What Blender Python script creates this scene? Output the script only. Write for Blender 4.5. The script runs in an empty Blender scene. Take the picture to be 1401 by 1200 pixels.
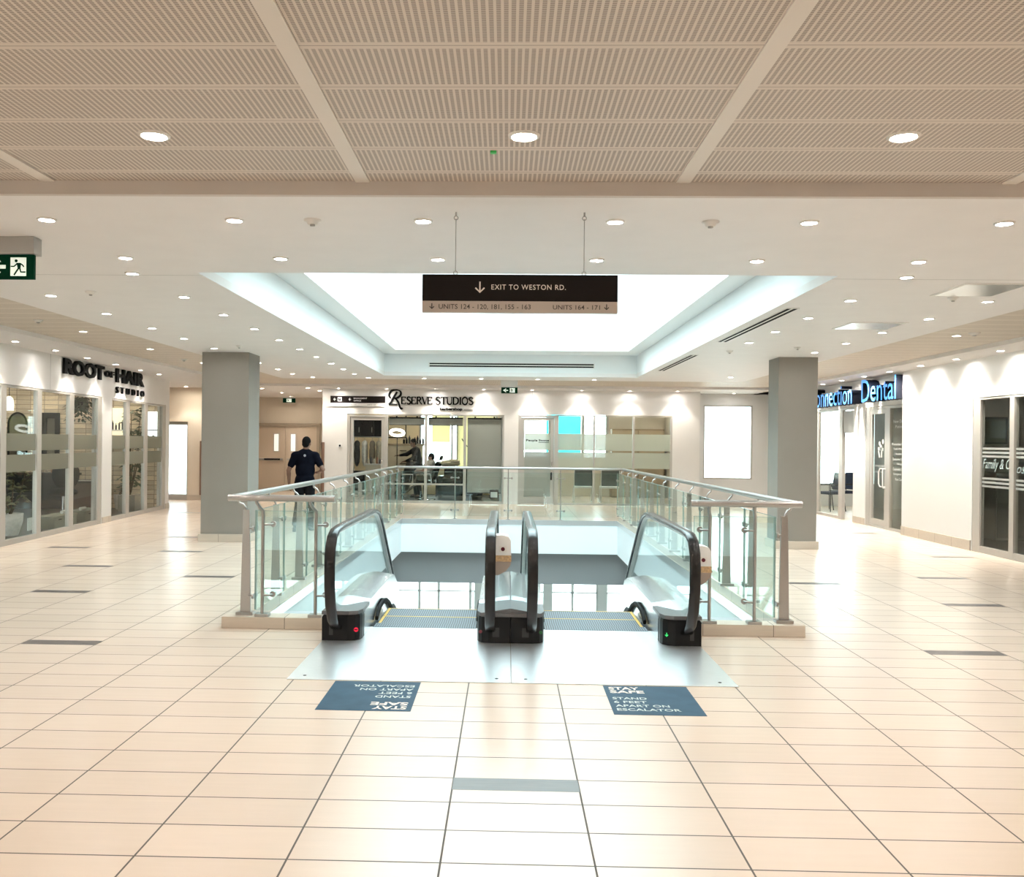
import bpy, bmesh, math, random
from mathutils import Matrix, Vector
random.seed(7)
C = bpy.context.scene.collection
PI = math.pi
WM = {}

# ------------------------------------------------------------------ materials
def nodes_of(name):
    m = bpy.data.materials.new(name); m.use_nodes = True
    nt = m.node_tree; return m, nt, nt.nodes, nt.links

def mat(name, col, rough=.5, metal=0., emit=None, es=0., coat=0., spec=.5, noise=0., nscale=30., stretch=(1, 1, 1), bump=0.):
    m, nt, N, L = nodes_of(name)
    b = N['Principled BSDF']
    b.inputs['Base Color'].default_value = (*col, 1); b.inputs['Roughness'].default_value = rough
    b.inputs['Metallic'].default_value = metal; b.inputs['Coat Weight'].default_value = coat
    b.inputs['Specular IOR Level'].default_value = spec
    if emit: b.inputs['Emission Color'].default_value = (*emit, 1); b.inputs['Emission Strength'].default_value = es
    if noise or bump:
        tc = N.new('ShaderNodeTexCoord'); mp = N.new('ShaderNodeMapping'); tx = N.new('ShaderNodeTexNoise')
        mp.inputs['Scale'].default_value = stretch; tx.inputs['Scale'].default_value = nscale; tx.inputs['Detail'].default_value = 4
        L.new(tc.outputs['Object'], mp.inputs[0]); L.new(mp.outputs[0], tx.inputs['Vector'])
        if noise:
            r = N.new('ShaderNodeMapRange'); r.inputs[1].default_value = .3; r.inputs[2].default_value = .7
            r.inputs[3].default_value = 1 - noise; r.inputs[4].default_value = 1 + noise
            L.new(tx.outputs['Fac'], r.inputs[0])
            v = N.new('ShaderNodeVectorMath'); v.operation = 'SCALE'; v.inputs[0].default_value = col
            L.new(r.outputs[0], v.inputs['Scale']); L.new(v.outputs[0], b.inputs['Base Color'])
        if bump:
            bp = N.new('ShaderNodeBump'); bp.inputs['Strength'].default_value = bump; bp.inputs['Distance'].default_value = .002
            L.new(tx.outputs['Fac'], bp.inputs['Height']); L.new(bp.outputs[0], b.inputs['Normal'])
    return m

def emis(name, col, s):
    m, nt, N, L = nodes_of(name); N.clear()
    e = N.new('ShaderNodeEmission'); e.inputs[0].default_value = (*col, 1); e.inputs[1].default_value = s
    o = N.new('ShaderNodeOutputMaterial'); L.new(e.outputs[0], o.inputs[0]); return m

def glass(name, tint, base=.04, edge=.6, rough=.0):
    # thin pane: see-through, reflections growing towards grazing view (same from both faces)
    m, nt, N, L = nodes_of(name); N.clear()
    t = N.new('ShaderNodeBsdfTransparent'); t.inputs[0].default_value = (*tint, 1)
    g = N.new('ShaderNodeBsdfGlossy'); g.inputs['Roughness'].default_value = rough; g.inputs[0].default_value = (.95, 1, .98, 1)
    lw = N.new('ShaderNodeLayerWeight'); lw.inputs[0].default_value = .5
    p = N.new('ShaderNodeMath'); p.operation = 'POWER'; p.inputs[1].default_value = 4
    a = N.new('ShaderNodeMath'); a.operation = 'MULTIPLY_ADD'; a.inputs[1].default_value = edge; a.inputs[2].default_value = base
    mx = N.new('ShaderNodeMixShader'); o = N.new('ShaderNodeOutputMaterial')
    L.new(lw.outputs['Facing'], p.inputs[0]); L.new(p.outputs[0], a.inputs[0]); L.new(a.outputs[0], mx.inputs[0])
    L.new(t.outputs[0], mx.inputs[1]); L.new(g.outputs[0], mx.inputs[2]); L.new(mx.outputs[0], o.inputs[0]); return m

def film(name, col, through=.25):
    # frosted film: mostly translucent, partly clear
    m, nt, N, L = nodes_of(name); N.clear()
    t = N.new('ShaderNodeBsdfTransparent'); d = N.new('ShaderNodeBsdfDiffuse'); tl = N.new('ShaderNodeBsdfTranslucent')
    d.inputs[0].default_value = (*col, 1); tl.inputs[0].default_value = (*col, 1)
    m1 = N.new('ShaderNodeMixShader'); m1.inputs[0].default_value = .55
    m2 = N.new('ShaderNodeMixShader'); m2.inputs[0].default_value = through; o = N.new('ShaderNodeOutputMaterial')
    L.new(d.outputs[0], m1.inputs[1]); L.new(tl.outputs[0], m1.inputs[2]); L.new(m1.outputs[0], m2.inputs[1])
    L.new(t.outputs[0], m2.inputs[2]); L.new(m2.outputs[0], o.inputs[0]); return m

def mth(N, L, op, a, b=None, c=None):
    n = N.new('ShaderNodeMath'); n.operation = op
    for i, v in enumerate((a, b, c)):
        if v is None: continue
        if isinstance(v, (int, float)): n.inputs[i].default_value = v
        else: L.new(v, n.inputs[i])
    return n.outputs[0]

def tile_mat(name, col, grout, tw, td, x0, y0, gw, rough, var=.05, streak=.06, axis='xy'):
    m, nt, N, L = nodes_of(name); b = N['Principled BSDF']
    tc = N.new('ShaderNodeNewGeometry'); sp = N.new('ShaderNodeSeparateXYZ'); L.new(tc.outputs['Position'], sp.inputs[0])
    u = sp.outputs['XYZ'.index(axis[0].upper())]; v = sp.outputs['XYZ'.index(axis[1].upper())]
    u = mth(N, L, 'DIVIDE', mth(N, L, 'SUBTRACT', u, x0), tw); v = mth(N, L, 'DIVIDE', mth(N, L, 'SUBTRACT', v, y0), td)
    du = mth(N, L, 'ABSOLUTE', mth(N, L, 'SUBTRACT', mth(N, L, 'FRACT', u), .5)); dv = mth(N, L, 'ABSOLUTE', mth(N, L, 'SUBTRACT', mth(N, L, 'FRACT', v), .5))
    g = mth(N, L, 'MAXIMUM', mth(N, L, 'GREATER_THAN', du, .5 - gw / tw), mth(N, L, 'GREATER_THAN', dv, .5 - gw * 1.0 / td))
    cb = N.new('ShaderNodeCombineXYZ'); L.new(mth(N, L, 'FLOOR', u), cb.inputs[0]); L.new(mth(N, L, 'FLOOR', v), cb.inputs[1])
    wn = N.new('ShaderNodeTexWhiteNoise'); L.new(cb.outputs[0], wn.inputs['Vector'])
    mp = N.new('ShaderNodeMapping'); mp.inputs['Scale'].default_value = (2.2, 26, 26); L.new(tc.outputs['Position'], mp.inputs[0])
    ad = N.new('ShaderNodeVectorMath'); ad.operation = 'ADD'; L.new(mp.outputs[0], ad.inputs[0])
    sc = N.new('ShaderNodeVectorMath'); sc.operation = 'SCALE'; sc.inputs['Scale'].default_value = 9; L.new(cb.outputs[0], sc.inputs[0]); L.new(sc.outputs[0], ad.inputs[1])
    nz = N.new('ShaderNodeTexNoise'); nz.inputs['Scale'].default_value = 1; nz.inputs['Detail'].default_value = 5; nz.inputs['Roughness'].default_value = .65; L.new(ad.outputs[0], nz.inputs['Vector'])
    k = mth(N, L, 'ADD', mth(N, L, 'MULTIPLY', mth(N, L, 'SUBTRACT', wn.outputs['Value'], .5), var * 2), mth(N, L, 'MULTIPLY', mth(N, L, 'SUBTRACT', nz.outputs['Fac'], .5), streak * 4))
    vs = N.new('ShaderNodeVectorMath'); vs.operation = 'SCALE'; vs.inputs[0].default_value = col; L.new(mth(N, L, 'ADD', k, 1.), vs.inputs['Scale'])
    mx = N.new('ShaderNodeMix'); mx.data_type = 'RGBA'; L.new(g, mx.inputs['Factor']); L.new(vs.outputs[0], mx.inputs['A']); mx.inputs['B'].default_value = (*grout, 1)
    L.new(mx.outputs['Result'], b.inputs['Base Color'])
    L.new(mth(N, L, 'MULTIPLY_ADD', g, .4, mth(N, L, 'MULTIPLY_ADD', nz.outputs['Fac'], .03, rough - .015)), b.inputs['Roughness'])
    return m

def perf_mat(name, col, hole, x0, y0):
    # slotted metal ceiling plank, 0.40 m deep, fine slot columns running away from the viewer
    m, nt, N, L = nodes_of(name); b = N['Principled BSDF']; b.inputs['Roughness'].default_value = .55
    tc = N.new('ShaderNodeNewGeometry'); sp = N.new('ShaderNodeSeparateXYZ'); L.new(tc.outputs['Position'], sp.inputs[0])
    x, y = sp.outputs[0], sp.outputs[1]
    fx = mth(N, L, 'FRACT', mth(N, L, 'DIVIDE', x, .0262)); fy = mth(N, L, 'FRACT', mth(N, L, 'DIVIDE', y, .0135))
    v = mth(N, L, 'ABSOLUTE', mth(N, L, 'SUBTRACT', mth(N, L, 'FRACT', mth(N, L, 'DIVIDE', mth(N, L, 'SUBTRACT', y, y0), .4)), .5))
    ins = mth(N, L, 'LESS_THAN', v, .43)
    h = mth(N, L, 'MULTIPLY', mth(N, L, 'MULTIPLY', mth(N, L, 'LESS_THAN', fx, .60), mth(N, L, 'LESS_THAN', fy, .74)), ins)
    seam = mth(N, L, 'GREATER_THAN', v, .494)
    mx = N.new('ShaderNodeMix'); mx.data_type = 'RGBA'; L.new(mth(N, L, 'MAXIMUM', h, seam), mx.inputs['Factor'])
    mx.inputs['A'].default_value = (*col, 1); mx.inputs['B'].default_value = (*hole, 1); L.new(mx.outputs['Result'], b.inputs['Base Color']); return m

def stripe_mat(name, col, dark, axis, period, frac, rough=.5, metal=0.):
    m, nt, N, L = nodes_of(name); b = N['Principled BSDF']; b.inputs['Roughness'].default_value = rough; b.inputs['Metallic'].default_value = metal
    tc = N.new('ShaderNodeNewGeometry'); sp = N.new('ShaderNodeSeparateXYZ'); L.new(tc.outputs['Position'], sp.inputs[0])
    f = mth(N, L, 'LESS_THAN', mth(N, L, 'FRACT', mth(N, L, 'DIVIDE', sp.outputs[axis], period)), frac)
    mx = N.new('ShaderNodeMix'); mx.data_type = 'RGBA'; L.new(f, mx.inputs['Factor']); mx.inputs['A'].default_value = (*col, 1); mx.inputs['B'].default_value = (*dark, 1)
    L.new(mx.outputs['Result'], b.inputs['Base Color']); return m

# ------------------------------------------------------------------ mesh builder
def basis(d):
    d = Vector(d).normalized(); h = Vector((0, 0, 1)) if abs(d.z) < .9 else Vector((1, 0, 0))
    x = h.cross(d).normalized(); return x, d.cross(x).normalized(), d

class Fr:
    """a wall's own frame: s along, d out towards the viewer, z up"""
    def __init__(self, O, a, up=(0, 0, 1)):
        self.O = Vector(O); self.a = Vector(a).normalized(); self.u = Vector(up); self.n = self.a.cross(self.u)
    def p(self, s, d, z): return self.O + self.a * s + self.n * d + self.u * z

class MB:
    def __init__(self): self.V, self.F, self.S, self.I = [], [], [], []
    def add(self, vs, fs, smooth=False, mi=0):
        o = len(self.V); self.V += [Vector(v) for v in vs]
        for f in fs: self.F.append([i + o for i in f]); self.S.append(smooth); self.I.append(mi)
        return self
    def box(self, x0, x1, y0, y1, z0, z1, b=0, mi=0):
        x0, x1 = min(x0, x1), max(x0, x1); y0, y1 = min(y0, y1), max(y0, y1); z0, z1 = min(z0, z1), max(z0, z1)
        if b:
            bm = bmesh.new(); bmesh.ops.create_cube(bm, size=1)
            for v in bm.verts: v.co = Vector(((x0 + x1) / 2 + v.co.x * (x1 - x0), (y0 + y1) / 2 + v.co.y * (y1 - y0), (z0 + z1) / 2 + v.co.z * (z1 - z0)))
            bmesh.ops.bevel(bm, geom=bm.edges[:], offset=b, segments=2, affect='EDGES', profile=.5)
            bm.verts.index_update(); self.add([v.co.copy() for v in bm.verts], [[v.index for v in f.verts] for f in bm.faces], False, mi); bm.free(); return self
        v = [(x0, y0, z0), (x1, y0, z0), (x1, y1, z0), (x0, y1, z0), (x0, y0, z1), (x1, y0, z1), (x1, y1, z1), (x0, y1, z1)]
        return self.add(v, [(0, 3, 2, 1), (4, 5, 6, 7), (0, 1, 5, 4), (1, 2, 6, 5), (2, 3, 7, 6), (3, 0, 4, 7)], False, mi)
    def fbox(self, fr, s0, s1, d0, d1, z0, z1, b=0, mi=0):
        t = MB().box(s0, s1, d0, d1, z0, z1, b); flip = True
        self.add([fr.p(*v) for v in t.V], [list(reversed(f)) for f in t.F], False, mi); return self
    def mbox(self, M, sx, sy, sz, b=0, mi=0):
        t = MB().box(-sx / 2, sx / 2, -sy / 2, sy / 2, -sz / 2, sz / 2, b); self.add([M @ v for v in t.V], t.F, False, mi); return self
    def cyl(self, p, q, r, r2=None, n=14, smooth=True, caps=True, mi=0):
        p, q = Vector(p), Vector(q); r2 = r if r2 is None else r2; x, y, d = basis(q - p); vs = []
        for c, rr in ((p, r), (q, r2)):
            for i in range(n): a = 2 * PI * i / n; vs.append(c + x * (rr * math.cos(a)) + y * (rr * math.sin(a)))
        self.add(vs, [(i, (i + 1) % n, n + (i + 1) % n, n + i) for i in range(n)], smooth, mi)
        if caps: self.add(vs, [list(range(n - 1, -1, -1)), list(range(n, 2 * n))], False, mi)
        return self
    def tube(self, path, r, n=8, closed=False, flat=None, mi=0, caps=True):
        """round tube along a path; flat=(w, h, side) gives a rounded rectangular section w across 'side'"""
        P = [Vector(p) for p in path]; K = len(P); vs = []
        prev = None
        for i in range(K):
            a = P[(i - 1) % K] if (closed or i > 0) else P[i]; b_ = P[(i + 1) % K] if (closed or i < K - 1) else P[i]
            d = (b_ - a).normalized()
            if flat:
                sd = Vector(flat[2]).normalized(); sd = (sd - d * sd.dot(d)).normalized(); up = d.cross(sd); w, h = flat[0] / 2, flat[1] / 2; c = min(w, h) * .55
                sec = [(-w + c, -h), (w - c, -h), (w, -h + c), (w, h - c), (w - c, h), (-w + c, h), (-w, h - c), (-w, -h + c)]
                vs += [P[i] + sd * u + up * v for u, v in sec]; m = 8
            else:
                if prev is None: x, y, _ = basis(d)
                else:
                    x = (prev - d * prev.dot(d)).normalized(); y = d.cross(x)
                prev = x; rr = r[i] if isinstance(r, (list, tuple)) else r; m = n
                vs += [P[i] + x * (rr * math.cos(2 * PI * j / n)) + y * (rr * math.sin(2 * PI * j / n)) for j in range(n)]
        fs = []
        for i in range(K if closed else K - 1):
            a, b_ = i * m, ((i + 1) % K) * m
            fs += [(a + j, a + (j + 1) % m, b_ + (j + 1) % m, b_ + j) for j in range(m)]
        self.add(vs, fs, True, mi)
        if not closed and caps: self.add(vs, [list(range(m - 1, -1, -1)), list(range((K - 1) * m, K * m))], False, mi)
        return self
    def lathe(self, prof, c, n=20, mi=0, smooth=True):
        c = Vector(c); vs = [c + Vector((r * math.cos(2 * PI * j / n), r * math.sin(2 * PI * j / n), z)) for r, z in prof for j in range(n)]
        self.add(vs, [(i * n + j, i * n + (j + 1) % n, (i + 1) * n + (j + 1) % n, (i + 1) * n + j) for i in range(len(prof) - 1) for j in range(n)], smooth, mi)
        for k, rev in ((0, True), (len(prof) - 1, False)):
            if prof[k][0] > 1e-4: f = list(range(k * n, (k + 1) * n)); self.add(vs, [f[::-1] if rev else f], False, mi)
        return self
    def ball(self, c, r, M=None, n=12, mi=0):
        rx, ry, rz = (r, r, r) if isinstance(r, (int, float)) else r; c = Vector(c); h = n // 2; vs = []
        for i in range(h + 1):
            t = PI * i / h
            for j in range(n): a = 2 * PI * j / n; v = Vector((rx * math.sin(t) * math.cos(a), ry * math.sin(t) * math.sin(a), -rz * math.cos(t))); vs.append(c + (M @ v if M else v))
        return self.add(vs, [(i * n + j, i * n + (j + 1) % n, (i + 1) * n + (j + 1) % n, (i + 1) * n + j) for i in range(h) for j in range(n)], True, mi)
    def poly(self, fr, pts, d0, d1, mi=0):
        """flat outline (s, z) given a thickness d0..d1"""
        n = len(pts); vs = [fr.p(s, d0, z) for s, z in pts] + [fr.p(s, d1, z) for s, z in pts]
        return self.add(vs, [list(range(n - 1, -1, -1)), list(range(n, 2 * n))] + [(i, (i + 1) % n, n + (i + 1) % n, n + i) for i in range(n)], False, mi)
    def stroke(self, fr, pts, w, d0, d1, mi=0):
        """pen stroke through (s, z) points; w one width or a list"""
        P = [Vector(p) for p in pts]; K = len(P); A, B = [], []
        for i in range(K):
            t = (P[min(i + 1, K - 1)] - P[max(i - 1, 0)]); t = t.normalized() if t.length > 1e-9 else Vector((1, 0)); nn = Vector((-t.y, t.x)); ww = (w[i] if isinstance(w, (list, tuple)) else w) / 2
            A.append(P[i] + nn * ww); B.append(P[i] - nn * ww)
        for i in range(K - 1): self.poly(fr, [A[i], B[i], B[i + 1], A[i + 1]], d0, d1, mi)
        return self
    def disc(self, fr, s, z, r, d0, d1, n=20, mi=0): return self.poly(fr, [(s + r * math.cos(2 * PI * i / n), z + r * math.sin(2 * PI * i / n)) for i in range(n)], d0, d1, mi)
    def build(self, name, mats, parent=None, loc=None):
        me = bpy.data.meshes.new(name)
        if parent is not None: M = WM[parent].inverted(); vs = [M @ v for v in self.V]; o = None
        else:
            xs = [v.x for v in self.V]; ys = [v.y for v in self.V]; zs = [v.z for v in self.V]
            o = Vector(loc) if loc is not None else Vector(((min(xs) + max(xs)) / 2, (min(ys) + max(ys)) / 2, min(zs))); vs = [v - o for v in self.V]
        me.from_pydata(vs, [], self.F)
        mats = mats if isinstance(mats, (list, tuple)) else [mats]
        for m in mats: me.materials.append(m)
        me.polygons.foreach_set('use_smooth', self.S); me.polygons.foreach_set('material_index', self.I); me.update()
        return link(bpy.data.objects.new(name, me), parent, o)

def link(ob, parent=None, o=None):
    C.objects.link(ob)
    if parent is not None: ob.parent = parent; WM[ob] = WM[parent]
    else: ob.location = o; WM[ob] = Matrix.Translation(o)
    return ob

def tag(o, label, cat=None, group=None, kind=None):
    o['label'] = label
    if cat: o['category'] = cat
    if group: o['group'] = group
    if kind: o['kind'] = kind
    return o
def thing(name, label, cat, loc=(0, 0, 0), rz=0, group=None, kind=None):
    o = bpy.data.objects.new(name, None); C.objects.link(o); o.location = loc; o.rotation_euler = (0, 0, rz); o.empty_display_size = .1
    WM[o] = Matrix.Translation(loc) @ Matrix.Rotation(rz, 4, 'Z'); return tag(o, label, cat, group, kind)
def struct(name, mb, m, label): return tag(mb.build(name, m), label, kind='structure')
KIDS = {}
def kids(o): return [c for c in bpy.data.objects if c.parent == o]
def dup(root, loc, rz=0, label=None, group=None, tree=None):
    tree = tree or grab(root)
    def cp(node, parent):
        o, ch = node; c = o.copy(); C.objects.link(c)
        if parent is not None: c.parent = parent
        for k in ch: cp(k, c)
        return c
    r = cp(tree, None); r.location = loc; r.rotation_euler = (0, 0, rz); WM[r] = Matrix.Translation(loc) @ Matrix.Rotation(rz, 4, 'Z')
    if label: r['label'] = label
    if group: r['group'] = group
    return r
def grab(o):
    return (o, [grab(c) for c in kids(o)])

_tc = {}
def text_data(s, bold=0., shear=0., res=3, spacing=1.):
    k = (s, bold, shear, res, spacing)
    if k in _tc: return _tc[k]
    cu = bpy.data.curves.new('letters', 'FONT'); cu.body = s; cu.size = 1; cu.offset = bold; cu.shear = shear; cu.resolution_u = res; cu.space_character = spacing
    ob = bpy.data.objects.new('letters', cu); C.objects.link(ob); bpy.context.view_layer.update()
    me = bpy.data.meshes.new_from_object(ob.evaluated_get(bpy.context.evaluated_depsgraph_get()))
    bm = bmesh.new(); bm.from_mesh(me); bmesh.ops.remove_doubles(bm, verts=bm.verts, dist=1e-5); bm.verts.index_update(); bm.edges.index_update()
    vs = [v.co.copy() for v in bm.verts]; fs = [[v.index for v in f.verts] for f in bm.faces]
    # face loops all facing up; boundary edges for the walls
    fs = [f if (vs[f[1]] - vs[f[0]]).cross(vs[f[2]] - vs[f[1]]).z >= 0 else f[::-1] for f in fs]
    ec = {}
    for f in fs:
        for i in range(len(f)): ec[(f[i], f[(i + 1) % len(f)])] = 1
    bd = [e for e in ec if (e[1], e[0]) not in ec]
    bm.free(); bpy.data.objects.remove(ob); bpy.data.curves.remove(cu); bpy.data.meshes.remove(me)
    _tc[k] = (vs, fs, bd); return _tc[k]
def add_text(mb, fr, s, s0, z0, w, h, d0, d1, bold=0., shear=0., mi=0, mi_side=None, spacing=1., rot=False):
    """lettering filling the box s0..s0+w, z0..z0+h (w or h None keeps the proportions)"""
    vs, fs, bd = text_data(s, bold, shear, 3, spacing)
    xs = [v.x for v in vs]; ys = [v.y for v in vs]; bw, bh = max(xs) - min(xs), max(ys) - min(ys)
    kx = w / bw if w else h / bh; ky = h / bh if h else kx
    if not w: w = bw * kx
    P = [(s0 + (v.x - min(xs)) * kx, z0 + (v.y - min(ys)) * ky) for v in vs]
    if rot: cx, cz = s0 + w / 2, z0 + bh * ky / 2; P = [(2 * cx - a, 2 * cz - b) for a, b in P]
    n = len(vs); V = [fr.p(a, d1, b) for a, b in P] + [fr.p(a, d0, b) for a, b in P]
    mb.add(V, fs, False, mi); mb.add(V, [[n + i for i in f][::-1] for f in fs], False, mi if mi_side is None else mi_side)
    mb.add(V, [(a, a + n, b + n, b) for a, b in bd], False, mi if mi_side is None else mi_side)
    return w

def letter_parts(fr, s, s0, z0, w, h, d0, d1, mats, parent, bold=0., spacing=1.):
    """raised lettering, one part per letter"""
    vs, fs, bd = text_data(s, bold, 0., 3, spacing); par = list(range(len(vs)))
    def find(i):
        while par[i] != i: par[i] = par[par[i]]; i = par[i]
        return i
    for f in fs:
        for i in f[1:]: par[find(i)] = find(f[0])
    g = {}
    for i in range(len(vs)): g.setdefault(find(i), []).append(i)
    isl = sorted([min(vs[i].x for i in q), max(vs[i].x for i in q), q] for q in g.values() if len(q) > 2); out = []
    for a, b_, q in isl:
        if out and a < out[-1][1] - .5 * min(b_ - a, out[-1][1] - out[-1][0]): out[-1][1] = max(out[-1][1], b_); out[-1][2] += q
        else: out.append([a, b_, q])
    xs = [v.x for v in vs]; ys = [v.y for v in vs]; x0, y0 = min(xs), min(ys); kx, ky = w / (max(xs) - x0), h / (max(ys) - y0)
    for a, b_, q in out:
        m = MB(); ix = {v: i for i, v in enumerate(q)}; n = len(q); P = [(s0 + (vs[v].x - x0) * kx, z0 + (vs[v].y - y0) * ky) for v in q]
        V = [fr.p(c, d1, e) for c, e in P] + [fr.p(c, d0, e) for c, e in P]; k = len(mats) - 1
        m.add(V, [[ix[i] for i in f] for f in fs if f[0] in ix], False, 0); m.add(V, [[n + ix[i] for i in f][::-1] for f in fs if f[0] in ix], False, k)
        m.add(V, [(ix[c], ix[c] + n, ix[e] + n, ix[e]) for c, e in bd if c in ix], False, k); m.build('letter', mats, parent)
# ------------------------------------------------------------------ materials used
T = dict(
 floor=tile_mat('floor_tile', (.72, .60, .50), (.09, .072, .06), .6, .3, -.242, .24, .0042, .23, .035, .022),
 accent=mat('dark_tile', (.12, .105, .10), .34, noise=.12, nscale=6, stretch=(1, 12, 1)),
 plinth=tile_mat('plinth_tile', (.60, .52, .43), (.20, .17, .14), .6, .6, -1.31, .05, .003, .4),
 base=tile_mat('skirting_tile', (.58, .51, .43), (.25, .21, .18), .6, .6, -.4, .3, .003, .45),
 white=mat('white_paint', (.82, .79, .775), .6, noise=.015, nscale=3),
 wall=mat('wall_paint', (.81, .79, .765), .6, noise=.015, nscale=2),
 beige=mat('beige_paint', (.70, .62, .52), .6, noise=.02, nscale=2),
 well=mat('well_sky_tint', (.80, .85, .87), .55),  # white paint with the bluish skylight put into its colour
 column=mat('grey_brown_paint', (.26, .245, .22), .6, noise=.03, nscale=2),
 fascia=mat('bulkhead_paint', (.62, .56, .51), .6),
 perf=perf_mat('slotted_plank', (.66, .59, .525), (.30, .255, .215), 0, .22),
 bar=mat('pale_metal_bar', (.74, .69, .63), .5),
 slat=perf_mat('cream_planks', (.74, .665, .575), (.44, .375, .31), 0, .22),
 slatx=perf_mat('cream_planks_rear', (.74, .665, .575), (.44, .375, .31), 0, .1),
 steel=mat('brushed_steel', (.40, .385, .37), .30, 1., noise=.05, nscale=40, stretch=(1, 1, 12)),
 satin=mat('satin_steel', (.74, .735, .73), .30, 1.),
 plate=mat('landing_metal', (.86, .87, .89), .30, .8, noise=.05, nscale=8, stretch=(1, 30, 1)),
 chrome=mat('polished_steel', (.75, .75, .76), .14, 1.),
 alu=mat('aluminium_frame', (.50, .475, .44), .42, .35),
 dark=mat('dark_recess', (.015, .015, .015), .8, spec=.1), black=mat('black_plastic', (.006, .006, .0065), .34, spec=.22), rubber=mat('black_rubber', (.007, .0065, .0065), .24, spec=.4),
 blackm=mat('black_matte', (.009, .0085, .0085), .7, spec=.12),
 balglass=glass('balustrade_glass', (.93, .975, .963), .028, .38), edge=mat('glass_edge', (.24, .36, .33), .2), capm=mat('cap_grey', (.16, .16, .165), .35, .6), deckm=mat('deck_steel', (.56, .56, .565), .26, 1.),
 pane=glass('shop_glass', (.93, .945, .93), .014, .28), esglass=glass('escalator_glass', (.92, .965, .965), .05, .5),
 frost=film('frosted_film', (.62, .64, .56), .22), frostw=film('frosted_white', (.80, .82, .80), .12), frostg=film('frosted_grey', (.50, .52, .49), .15),
 lamp=emis('lamp_glow', (1., .965, .93), 168), lampb=emis('lamp_glow_bright', (1., .97, .94), 250), lampw=emis('lamp_glow_warm', (1., .90, .765), 205), lampi=emis('lamp_glow_shop', (1., .90, .74), 420), trimw=mat('white_trim', (.78, .75, .71), .4),
 grey=mat('grey_plastic', (.42, .41, .39), .5), greyd=mat('dark_grey', (.05, .05, .05), .6, spec=.2), bulk=mat('lower_bulkhead', (.25, .255, .26), .6),
 step=stripe_mat('step_treads', (.17, .20, .225), (.035, .04, .047), 0, .02, .45, .5, .3), stepd=mat('step_riser', (.16, .17, .18), .5, .4),
 yellow=mat('yellow_line', (.75, .48, .10), .5), red=emis('red_light', (1, .03, .07), .75), green=emis('green_light', (.08, 1, .25), .9),
 exitg=mat('exit_green', (0, .022, .009), .7, emit=(0, .30, .13), es=.012, spec=.06), exitw=mat('exit_white', (.8, .9, .8), .4, emit=(.9, 1, .85), es=.35),
 signk=mat('sign_black', (.012, .009, .0085), .7, spec=.1), signg=mat('sign_taupe', (.40, .34, .30), .5), signt=mat('sign_letter', (.66, .60, .54), .5), signd=mat('sign_dark_letter', (.035, .03, .028), .5),
 decal=mat('decal_blue', (.042, .095, .15), .6, spec=.12, noise=.12, nscale=7), decalt=mat('decal_letter', (.55, .62, .60), .5), decalt2=mat('decal_heading', (.80, .72, .64), .5),
 signw=mat('sign_white', (.80, .79, .77), .5), letter=mat('black_letter', (.005, .005, .005), .7, spec=.1),
 blueface=mat('blue_face', (.05, .25, .65), .3, emit=(.06, .30, .95), es=.75), blueside=mat('navy_return', (.008, .011, .022), .5, spec=.2), frostl=film('frosted_studio', (.46, .45, .37), .35), frostd=film('frosted_bright', (.85, .88, .86), .45), lowfr=mat('lower_frame', (.62, .62, .60), .4),
)
Z0 = 3.04   # white ceiling
# ------------------------------------------------------------------ floor
ACC = [(-6, 23, 0), (-8, 31, 0), (-9, 37, .5), (-11, 44, 0), (-8, 43, 0), (-6, 35, 0), (-9, 49, .5), (-12, 66, .5), (0, 13, .5), (6, 23, .5), (8, 31, 0), (9, 37, .5), (11, 45, 0), (6, 35, .5), (11, 57, 0), (-7, 56, 0), (8, 50, 0)]
m = MB()
m.box(-13, 12, -5, 8.0, -.05, 0).box(-13, -2.24, 8.0, 19.45, -.05, 0).box(2.36, 12, 8.0, 19.45, -.05, 0).box(-13, 12, 19.45, 30.5, -.05, 0)
for c, r, h in ACC:
    x = -.242 + .6 * c; y = .24 + .3 * (r + h); m.box(x, x + .6, y, y + .15, -.02, .0006, mi=1)
struct('floor', m, [T['floor'], T['accent']], 'beige rectangular floor tiles with scattered dark half tiles')
# slab around the escalator opening
m = MB(); e = .25
m.box(-2.24 - e, -2.24, 8.0, 19.45 + e, -.71, -.051).box(2.36, 2.36 + e, 8.0, 19.45 + e, -.71, -.051).box(-2.24, 2.36, 19.45, 19.45 + e, -.71, -.051).box(-2.24, -1.5, 7.75, 8.0, -.71, -.051).box(1.6, 2.36, 7.75, 8.0, -.71, -.051)
struct('trim_1', m, T['well'], 'white edge faces of the escalator opening, skylight blue put into their colour')
m = MB(); t = .012
m.box(-2.24, -2.24 + t, 8.0, 19.45, -.10, .0).box(2.36 - t, 2.36, 8.0, 19.45, -.10, .0).box(-2.24, 2.36, 19.45 - t, 19.45, -.10, .0)
struct('trim_2', m, T['satin'], 'grey metal edge band around the floor opening')
m = MB()
m.box(-2.46, -1.5, 7.86, 8.06, 0, .10, .004).box(1.60, 2.56, 7.86, 8.06, 0, .10, .004).box(-2.46, -2.25, 8.06, 19.4, 0, .10).box(2.37, 2.56, 8.06, 19.4, 0, .10)
struct('plinth', m, T['plinth'], 'low tiled plinth carrying the glass balustrade around the opening')
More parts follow.
